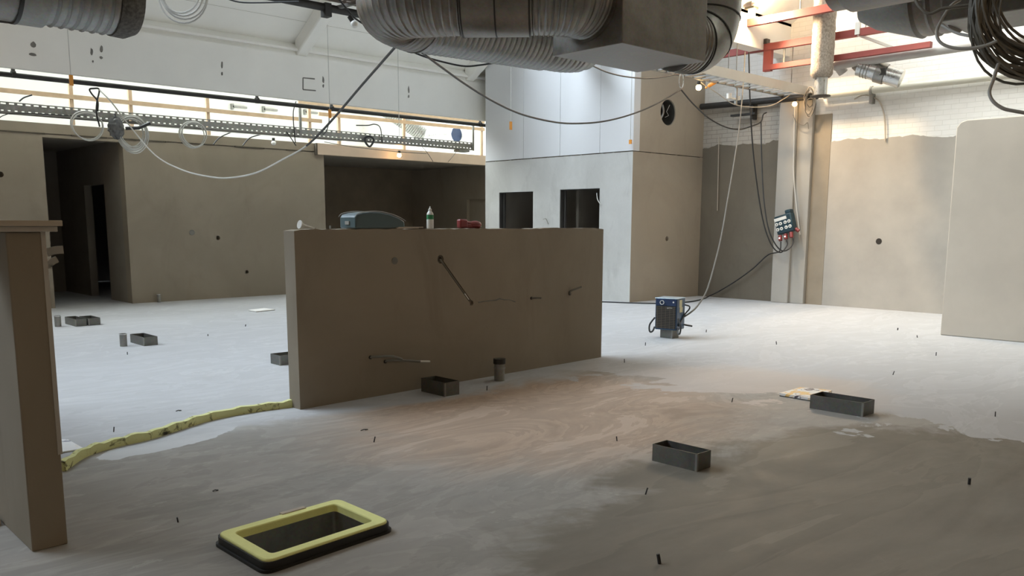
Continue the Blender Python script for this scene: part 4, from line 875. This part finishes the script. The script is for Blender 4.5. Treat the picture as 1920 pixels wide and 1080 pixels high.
for i in range(5):
    k = 1-.06*i+random.uniform(-.03, .03); MB().tube([cc+_rt*(.28*k*math.cos(2*math.pi*j/28)+random.uniform(-.02, .02)*0+.02*(i % 2))+V((0, 0, .30*k*math.sin(2*math.pi*j/28)+.02*(i % 3)))-_fw*(.02*i) for j in range(29)], .010, 6, caps=False).build('cable_loop', M['cable_white'], t)
MB().cyl(cc+V((0, 0, .28)), V((cc.x, cc.y, SZ(GY1) if 0 else 6.9)), .005, 5).build('hanging_string', M['cable_white'], t)
p = atY(218, 240, 15.80); t = thing('wrapped_bundle', 'dark crumpled plastic wrapped bundle hanging beside the thick white coil', 'bundle', p-V((0, 0, .2)))
bl_ = MB().ball(p, .17, 18, 12, (.85, .45, 1.05)); bl_.v = [p+(v-p)*random.uniform(.82, 1.12) for v in bl_.v]; bl_.build('wrapping', simple('grey plastic wrap', (.12, .12, .115), .35, 0, .4, 14, .2), t, angle=20)
MB().tube([p+V((0, 0, .15)), V((p.x, 15.84, 3.40))], .02, 6).build('tie', M['rubber'], t)
MB().tube([p+V((.14, -.05, 0)), p+V((.35, -.08, .02)), p+V((.55, -.08, .12))], .03, 6).build('cable_tail', M['rubber'], t)
dark = [([(-10, 228), (8, 216), (40, 212), (150, 218)], 'thin dark wire sagging behind the tray at the left edge'), ([(36, 190), (45, 183), (60, 178)], 'short dark cable stub above the tray at the left edge'),
        ([(400, 271), (412, 258), (435, 247)], 'left one of two short black cables arching onto the back wall'), ([(455, 273), (468, 259), (492, 251)], 'right one of two short black cables arching onto the back wall'),
        ([(555, 190), (550, 210), (551, 240), (554, 268)], 'dark cable hanging straight between the battens left of the lintel'), ([(616, 205), (617, 225), (613, 243), (606, 252)], 'black cable dropping from the yellow sleeve to the tray'),
        ([(537, 247), (545, 258), (555, 273)], 'short black cable below the tray next to the small bulb'), ([(668, 235), (690, 235), (703, 233), (713, 240), (717, 268)], 'black cable arching over the tray above the lintel'),
        ([(785, 268), (800, 285), (812, 303)], 'thin dark wire slanting over the lintel board'), ([(862, 275), (850, 292), (840, 304)], 'thin dark wire slanting back over the lintel near the block'), ([(608, 266), (660, 275), (740, 284), (800, 288)], 'thin dark wire running along the lintel past the lit bulb')]
for pxs, lab in dark:
    tag(cable('loose_cable', [atY(x_, y_, 15.87 if y_ < 300 and pxs[0][1] < 262 else 16.74) for x_, y_ in pxs], .012 if 'thin' not in lab else .007, M['rubber']), lab, 'cable')
tag(cable('tied_cable', [atY(x_, y_, 15.44) for x_, y_ in ((183, 209), (183, 190), (172, 176), (168, 168), (174, 166), (186, 168), (182, 190), (181, 212), (187, 238))], .014, M['rubber']), 'black cable looped and tied over the black pipe near the doorway', 'cable')
# strings with tags
def string(px, y0, y1, Y, lab, tagged=None, r=.006, top=None):
    a_, b_ = atY(px, y0, Y), atY(px, y1, Y); b_.x = a_.x; t = thing('hanging_string', lab, 'string', b_, 'thin strings hanging from the roof')
    zt = top if top else SZ(Y) if Y < GY0 else SZ(min(Y, BY))
    MB().cyl((a_.x, Y, b_.z), (a_.x, Y, zt), r, 5).build('string', M['cable_white'], t)
    if tagged: MB().box((a_.x-.028, Y-.012, b_.z-.16), (a_.x+.028, Y+.012, b_.z)).build('tag', M['orange'], t)
string(615, 90, 205, 14.9, 'thin string with an orange sleeve hanging over the middle of the beam', True)
string(127, 60, 140, 14.9, 'thin string with an orange sleeve hanging below the left duct', True)
string(958, 150, 228, 12.9, 'thin string with an orange tag before the white block', True, .006, 6.5)
string(746, 90, 262, 15.0, 'plain thin string hanging left of the flexible duct')
p = atX(1182, 262, XB-.06); t = thing('hanging_string', 'short string with an orange tag at the white block corner', 'string', p, 'thin strings hanging from the roof'); MB().cyl(p, p+V((0, 0, 1.6)), .005, 5).build('string', M['cable_grey'], t); MB().box((p.x-.012, p.y-.028, p.z-.08), (p.x+.012, p.y+.028, p.z)).build('tag', M['orange'], t)
tag(MB().tube([atX(1348, 255, 15.66), atX(1345, 395, 15.66)], .008, 6).build('drop_cable', M['cable_tan']), 'thin pale cord hanging straight down the shaded corner wall', 'cord')
a_ = atX(1491, 210, 15.5); tag(cable('drop_cable', [atX(1490, 200, 15.5), atX(1489, 260, 15.52), atX(1488, 320, 15.52), atX(1491, 365, 15.52), atX(1497, 420, 15.52), atX(1500, 440, 15.52)], .013, M['cable_white']), 'white cord running down the pier behind the power box', 'cord')
# upper services below the skylight: rail and perforated tray
t = thing('roof_tray', 'dark perforated tray with braces high up beside the silver duct', 'cable tray', (9, 12.2, 4.8))
ra, rb = atY(480, -4, 12.0), atY(745, 34, 12.0); zr = (ra.z+rb.z)/2
MB().cyl((-6, 12.0, zr), (13.2, 12.0, zr), .06, 12).build('pipe', M['black'], t)
br = simple('brown tray steel', (.16, .11, .085), .6, .2, .1, 5); TB = 11.35; zt_ = zr+.12
MB().box((-6, TB, zt_), (13.2, TB+.50, zt_+.006)).box((-6, TB+.54, zt_), (13.2, TB+.70, zt_+.006)).build('tray_bottom', br, t)
sl = MB(); x = 4.0
while x < 13.0: sl.box((x, TB+.50, zt_), (x+.05, TB+.54, zt_+.006)); x += .14
sl.build('slot_bars', br, t)['kind'] = 'stuff'
for x_ in (7.6, 9.0, 10.4): MB().bar((x_, 12.0, zr+.03), (x_+.25, TB+.1, zt_-.02), .05, .05).build('brace', M['galv_dull'], t)
MB().cyl((5, 12, zr), (5, 12, SZ(12)), .01, 6).cyl((10, 12, zr), (10, 12, SZ(12)), .01, 6).build('hanger_rods', M['galv_dull'], t)
p = atY(611, 15, 12.0); MB().box((p.x-.05, 11.93, zr-.14), (p.x+.06, 12.07, zr+.06)).build('clamp', M['black'], t)

# ------------------------------------------------------------------ lamps and festoon cables
def bulb(p, lit, label, watt=0, tilt=V((0, 0, -1)), r=.032, name='festoon_bulb', col=(1, .58, .24)):
    t = thing(name, label, 'light bulb', p, 'bulbs on the temporary lighting string')
    MB().ball(p, r, 16, 10).build('glass', M['bulb_on'] if lit else M['bulb_off'], t)
    MB().cyl(p-tilt*r*.8, p-tilt*(r*.8+.06), r*.62, 12).build('holder', M['black'], t)
    if lit:
        l = bpy.data.lights.new('bulb_light', 'POINT'); l.energy = watt; l.color = col; l.shadow_soft_size = r*1.05; o = bpy.data.objects.new('bulb_light', l); C.objects.link(o); o.parent = t
    return t
bulb(atY(748.5, 291, 16.55), True, 'glowing bulb hanging in front of the lintel board', 40, r=.05)
bulb(atY(1310, 164, 8.95), True, 'left one of two glowing bulbs under the cable ladder', 10, r=.05)
bulb(atX(1490, 195, 15.35), True, 'glowing bulb beside the cable tangle at the ladder end', 18, r=.045)
bulb(atD(664.5, 45, 9.0), False, 'unlit opal bulb hanging left of the big silver duct', tilt=V((.4, -.35, -.8)).normalized(), r=.040)
bulb(atY(513, 268, 16.6), False, 'small unlit bulb at the top of the back wall', r=.05)
p = atY(1329, 161, 8.95); tag(MB().cyl(p, p+V((.03, -.12, .06)), .035, 10).cyl(p, p+V((-.01, .06, -.03)), .02, 8).build('lamp_holder', M['orange']), 'yellow lamp holder right of the left glowing bulb', 'lamp holder')
hp2 = atX(1411, 24, 14.05)
t = thing('work_lamp', 'glaring work lamp half hidden behind the right duct elbow', 'lamp', hp2)
MB().obox(hp2+V((-.02, 0, 0)), (1, 0, 0), (0, 1, 0), (0, 0, 1), (.04, .12, .09)).build('glass', M['halogen'], t)
MB().box((hp2.x-.12, hp2.y-.09, hp2.z+.05), (hp2.x+.04, hp2.y+.09, hp2.z+.09)).build('hood', M['black'], t); MB().cyl((hp2.x-.06, hp2.y, hp2.z+.09), (hp2.x-.06, hp2.y, RZ), .008, 6).build('hanger_rod', M['galv_dull'], t)
l = bpy.data.lights.new('work_light', 'SPOT'); l.spot_size = math.radians(150); l.spot_blend = .5; l.energy = 1300; l.color = (1, .76, .50); l.shadow_soft_size = .1; o = bpy.data.objects.new('work_light', l); C.objects.link(o); o.parent = t; o.location = (-.05, -.14, -.08); o.rotation_euler = V((.6, -3.4, -1.5)).to_track_quat('-Z', 'Y').to_euler()
l = bpy.data.lights.new('work_glow', 'POINT'); l.energy = 130; l.color = (1, .72, .40); l.shadow_soft_size = .08; o = bpy.data.objects.new('work_glow', l); C.objects.link(o); o.parent = t; o.location = (-.06, -.16, -.04)
# festoon and supply cables
sA = atY(185, 168, 15.43); dA = depth(sA)
chain = lerp_d([(186, 168), (210, 193), (240, 232), (290, 290), (340, 318), (390, 331), (430, 333.5), (480, 324), (530, 299), (575, 273), (620, 228), (680, 158), (750, 78)], dA, 7.7)
full = catmull(chain, 8); cutp = 8*9  # one cable in two pieces, the lit part's brightness put into its colour
tag(MB().tube(full[:cutp+1], .011, 6).build('slack_cable', M['cable_lit']), 'long pale lit length of the slack cable sagging across the back wall from the black pipe', 'cable')
tag(MB().tube(full[cutp:], .013, 6).build('slack_cable', M['rubber']), 'taut black length of the same slack cable rising from the lintel end to the silver duct', 'cable')
hk2 = atY(1277, 168, 8.7)
tag(cable('slack_cable', lerp_d([(790, 98), (840, 135), (880, 163), (930, 193), (980, 215), (1040, 229), (1085, 231.5), (1135, 227), (1185, 214), (1230, 195), (1277, 168)], 7.9, depth(hk2)), .012, M['rubber']), 'black slack cable hanging in front of the white block up to the ladder hook', 'cable')
e2 = atX(1425, 230, 15.4)
tag(cable('slack_cable', lerp_d([(1277, 168), (1300, 195), (1330, 222), (1360, 238), (1385, 242.5), (1405, 238), (1426, 229), (1431, 215), (1437, 211)], depth(hk2), depth(e2)), .013, M['rubber']), 'black slack cable sagging from the ladder hook to the brick corner', 'cable')
t = thing('cable_hook', 'bright wire hook under the cable ladder holding two black cables', 'hook', hk2); MB().tube([hk2+V((.06*math.cos(6.283*k/14), 0, .14+.12*math.sin(6.283*k/14))) for k in range(15)], .008, 6).build('ring', M['steel_bright'], t); MB().cyl(hk2+V((0, 0, .26)), V((hk2.x, hk2.y, LZ)), .006, 5).build('hanger', M['cable_grey'], t)
tag(cable('festoon_cable', lerp_d([(630, -8), (648, 14), (664, 33), (690, 50), (720, 66), (750, 85), (790, 104), (830, 116), (870, 124), (900, 122), (926, 118)], 9.0, 9.5), .010, M['rubber']), 'black cable of the lighting string passing left of the silver duct', 'cable')
tag(cable('festoon_cable', lerp_d([(1110, 123), (1140, 136), (1175, 144), (1215, 147), (1250, 143), (1282, 136)], 9.6, 13.0), .009, M['rubber']), 'thin cable of the lighting string emerging from under the silver box', 'cable')
tag(cable('festoon_cable', lerp_d([(1310, 150), (1322, 160), (1345, 175), (1375, 195), (1410, 201), (1445, 198), (1470, 185), (1482, 177)], depth(atY(1310, 150, 8.95)), depth(atX(1482, 177, 15.4))), .009, M['cable_tan']), 'pale thin cable linking the two bulbs under the cable ladder', 'cable')
tag(cable('festoon_cable', lerp_d([(420, -4), (450, 4), (490, 5), (560, 3)], 11.2, 11.2), .010, M['rubber']), 'black cable along the top edge of the picture at the left', 'cable')
b1 = atX(1399, 96, 14.2); hs = hp_(Wd/2+.01, -.1, .17)
tag(cable('supply_cable', lerp_d([(1397, 98), (1394, 150), (1387, 230), (1377, 300), (1365, 370), (1353, 440), (1340, 495), (1325, 545), (1308, 573), (1296, 585)], depth(b1), depth(hs))+[hs], .012, M['cable_dull']), 'grey supply cable hanging from the red beam down to the fan heater', 'cable')
bx2 = pb(.10, -.32, .03); bx1 = pb(-.02, -.32, .07); bx0 = pb(-.14, -.32, .07)
tag(cable('supply_cable', lerp_d([(1404, 98), (1406, 180), (1411, 270), (1420, 350), (1430, 410), (1440, 445), (1452, 467), (1465, 473)], depth(b1), depth(bx1)-.05)+[pb(-.02, -.42, .09), bx1], .013, M['rubber']), 'black cable from the red beam looping into the middle plug of the power box', 'cable')
tag(cable('supply_cable', lerp_d([(1427, 229), (1428, 290), (1432, 370), (1440, 425), (1452, 455), (1466, 470), (1480, 466)], depth(e2), depth(bx2)-.05)+[pb(.10, -.40, .06), bx2], .013, M['rubber']), 'black cable from the brick corner looping into the right plug of the power box', 'cable')
fl = [(1300, 566), (1270, 569), (1225, 570), (1180, 569), (1126, 567), (1060, 566)]
tag(cable('supply_cable', [bx0, pb(-.2, -.5, .1)]+[atX(x_, y_, 15.62) for x_, y_ in ((1440, 478), (1410, 505), (1375, 530), (1348, 546))]+[atX(1332, 554, 15.4), atZ(1320, 561)+V((0, 0, .013))]+[atZ(x_, y_)+V((0, 0, .013)) for x_, y_ in fl], .013, M['rubber']), 'black cable slanting from the power box and lying along the block foot', 'cable')
# bits on the white block face
p = atX(1128, 375, XB); tag(cable('wall_wire', [atX(1119, 362, XB+.05), atX(1120, 372, XB-.02), atX(1123, 379, XB-.04), atX(1127, 384, XB-.03)], .010, M['cable_white']), 'white wire curling out of the right window hole of the block', 'wire')
tag(cable('wall_wire', [atX(1028, 420, XB), atX(1025, 413, XB-.05), atX(1023, 410, XB-.08), atX(1018, 411, XB-.1)], .009, M['cable_grey'], k=3), 'thin bent wire sticking out between the two window holes', 'wire')

# warm fill lights added out of view, with no bulbs built
for c_, e_ in (((-3.2, -1.5, 3.4), 90), ((1.2, -3.0, 3.4), 62), ((6.0, -2.2, 3.4), 42), ((-4.5, 5.5, 3.5), 8), ((1.4, 14.0, 3.4), 55)):
    l = bpy.data.lights.new('fill_light', 'POINT'); l.energy = e_; l.color = (1, .66, .36); l.shadow_soft_size = .2; o = bpy.data.objects.new('fill_light', l); C.objects.link(o); o.location = c_

# ------------------------------------------------------------------ daylight
w = bpy.data.worlds.new('overcast sky'); bpy.context.scene.world = w; w.use_nodes = True
bg = w.node_tree.nodes['Background']; bg.inputs[0].default_value = (.80, .90, 1.0, 1)
nt_ = w.node_tree; tc = nt_.nodes.new('ShaderNodeTexCoord'); dt = nt_.nodes.new('ShaderNodeVectorMath'); dt.operation = 'DOT_PRODUCT'; dt.inputs[1].default_value = V((-.50, .42, .76)).normalized()
nt_.links.new(tc.outputs['Generated'], dt.inputs[0]); mr = nt_.nodes.new('ShaderNodeMapRange'); nt_.links.new(dt.outputs['Value'], mr.inputs[0]); mr.interpolation_type = 'SMOOTHSTEP'
mr.inputs[1].default_value = .70; mr.inputs[2].default_value = 1.0; mr.inputs[3].default_value = 1.5; mr.inputs[4].default_value = 35.0; nt_.links.new(mr.outputs[0], bg.inputs[1])      # overcast sky, brightest high up beyond the back wall
def portal(c, nrm, ydir, sx, sy):
    l = bpy.data.lights.new('roof_light_portal', 'AREA'); l.shape = 'RECTANGLE'; l.size = sx; l.size_y = sy; l.cycles.is_portal = True
    o = bpy.data.objects.new('roof_light_portal', l); C.objects.link(o); z = -V(nrm).normalized(); y_ = V(ydir).normalized(); x_ = y_.cross(z)
    o.matrix_world = Matrix((x_, y_, z)).transposed().to_4x4() @ Matrix.Identity(4); o.matrix_world.translation = V(c); o.location = V(c)
ym = (GY0+GY1)/2; sd_ = V((0, GY1-GY0, SZ(GY1)-SZ(GY0)))
portal(((LX0+LX1)/2, ym, SZ(ym)+.05), V((0, -.6, -1)), sd_, LX1-LX0, sd_.length)
qd = V((0, QY1-QY0, QZ(QY1)-QZ(QY0)))
portal(((QX+XR)/2, (QY0+QY1)/2, QZ((QY0+QY1)/2)+.07), V((0, -.6, -1)), qd, XR-QX, qd.length)
portal(((XR-2)/2, 20.15, 7.35), (0, 0, -1), (0, 1, 0), XR+2, 6.3)

sc_ = bpy.context.scene
sc_.view_settings.view_transform = 'Standard'; sc_.view_settings.look = 'None'; sc_.view_settings.gamma = 1; sc_.view_settings.use_curve_mapping = False
sc_.view_settings.exposure = -0.98
sc_.cycles.use_denoising = True
sc_.cycles.max_bounces = 10; sc_.cycles.diffuse_bounces = 6; sc_.cycles.transparent_max_bounces = 8
sc_.cycles.sample_clamp_indirect = 6
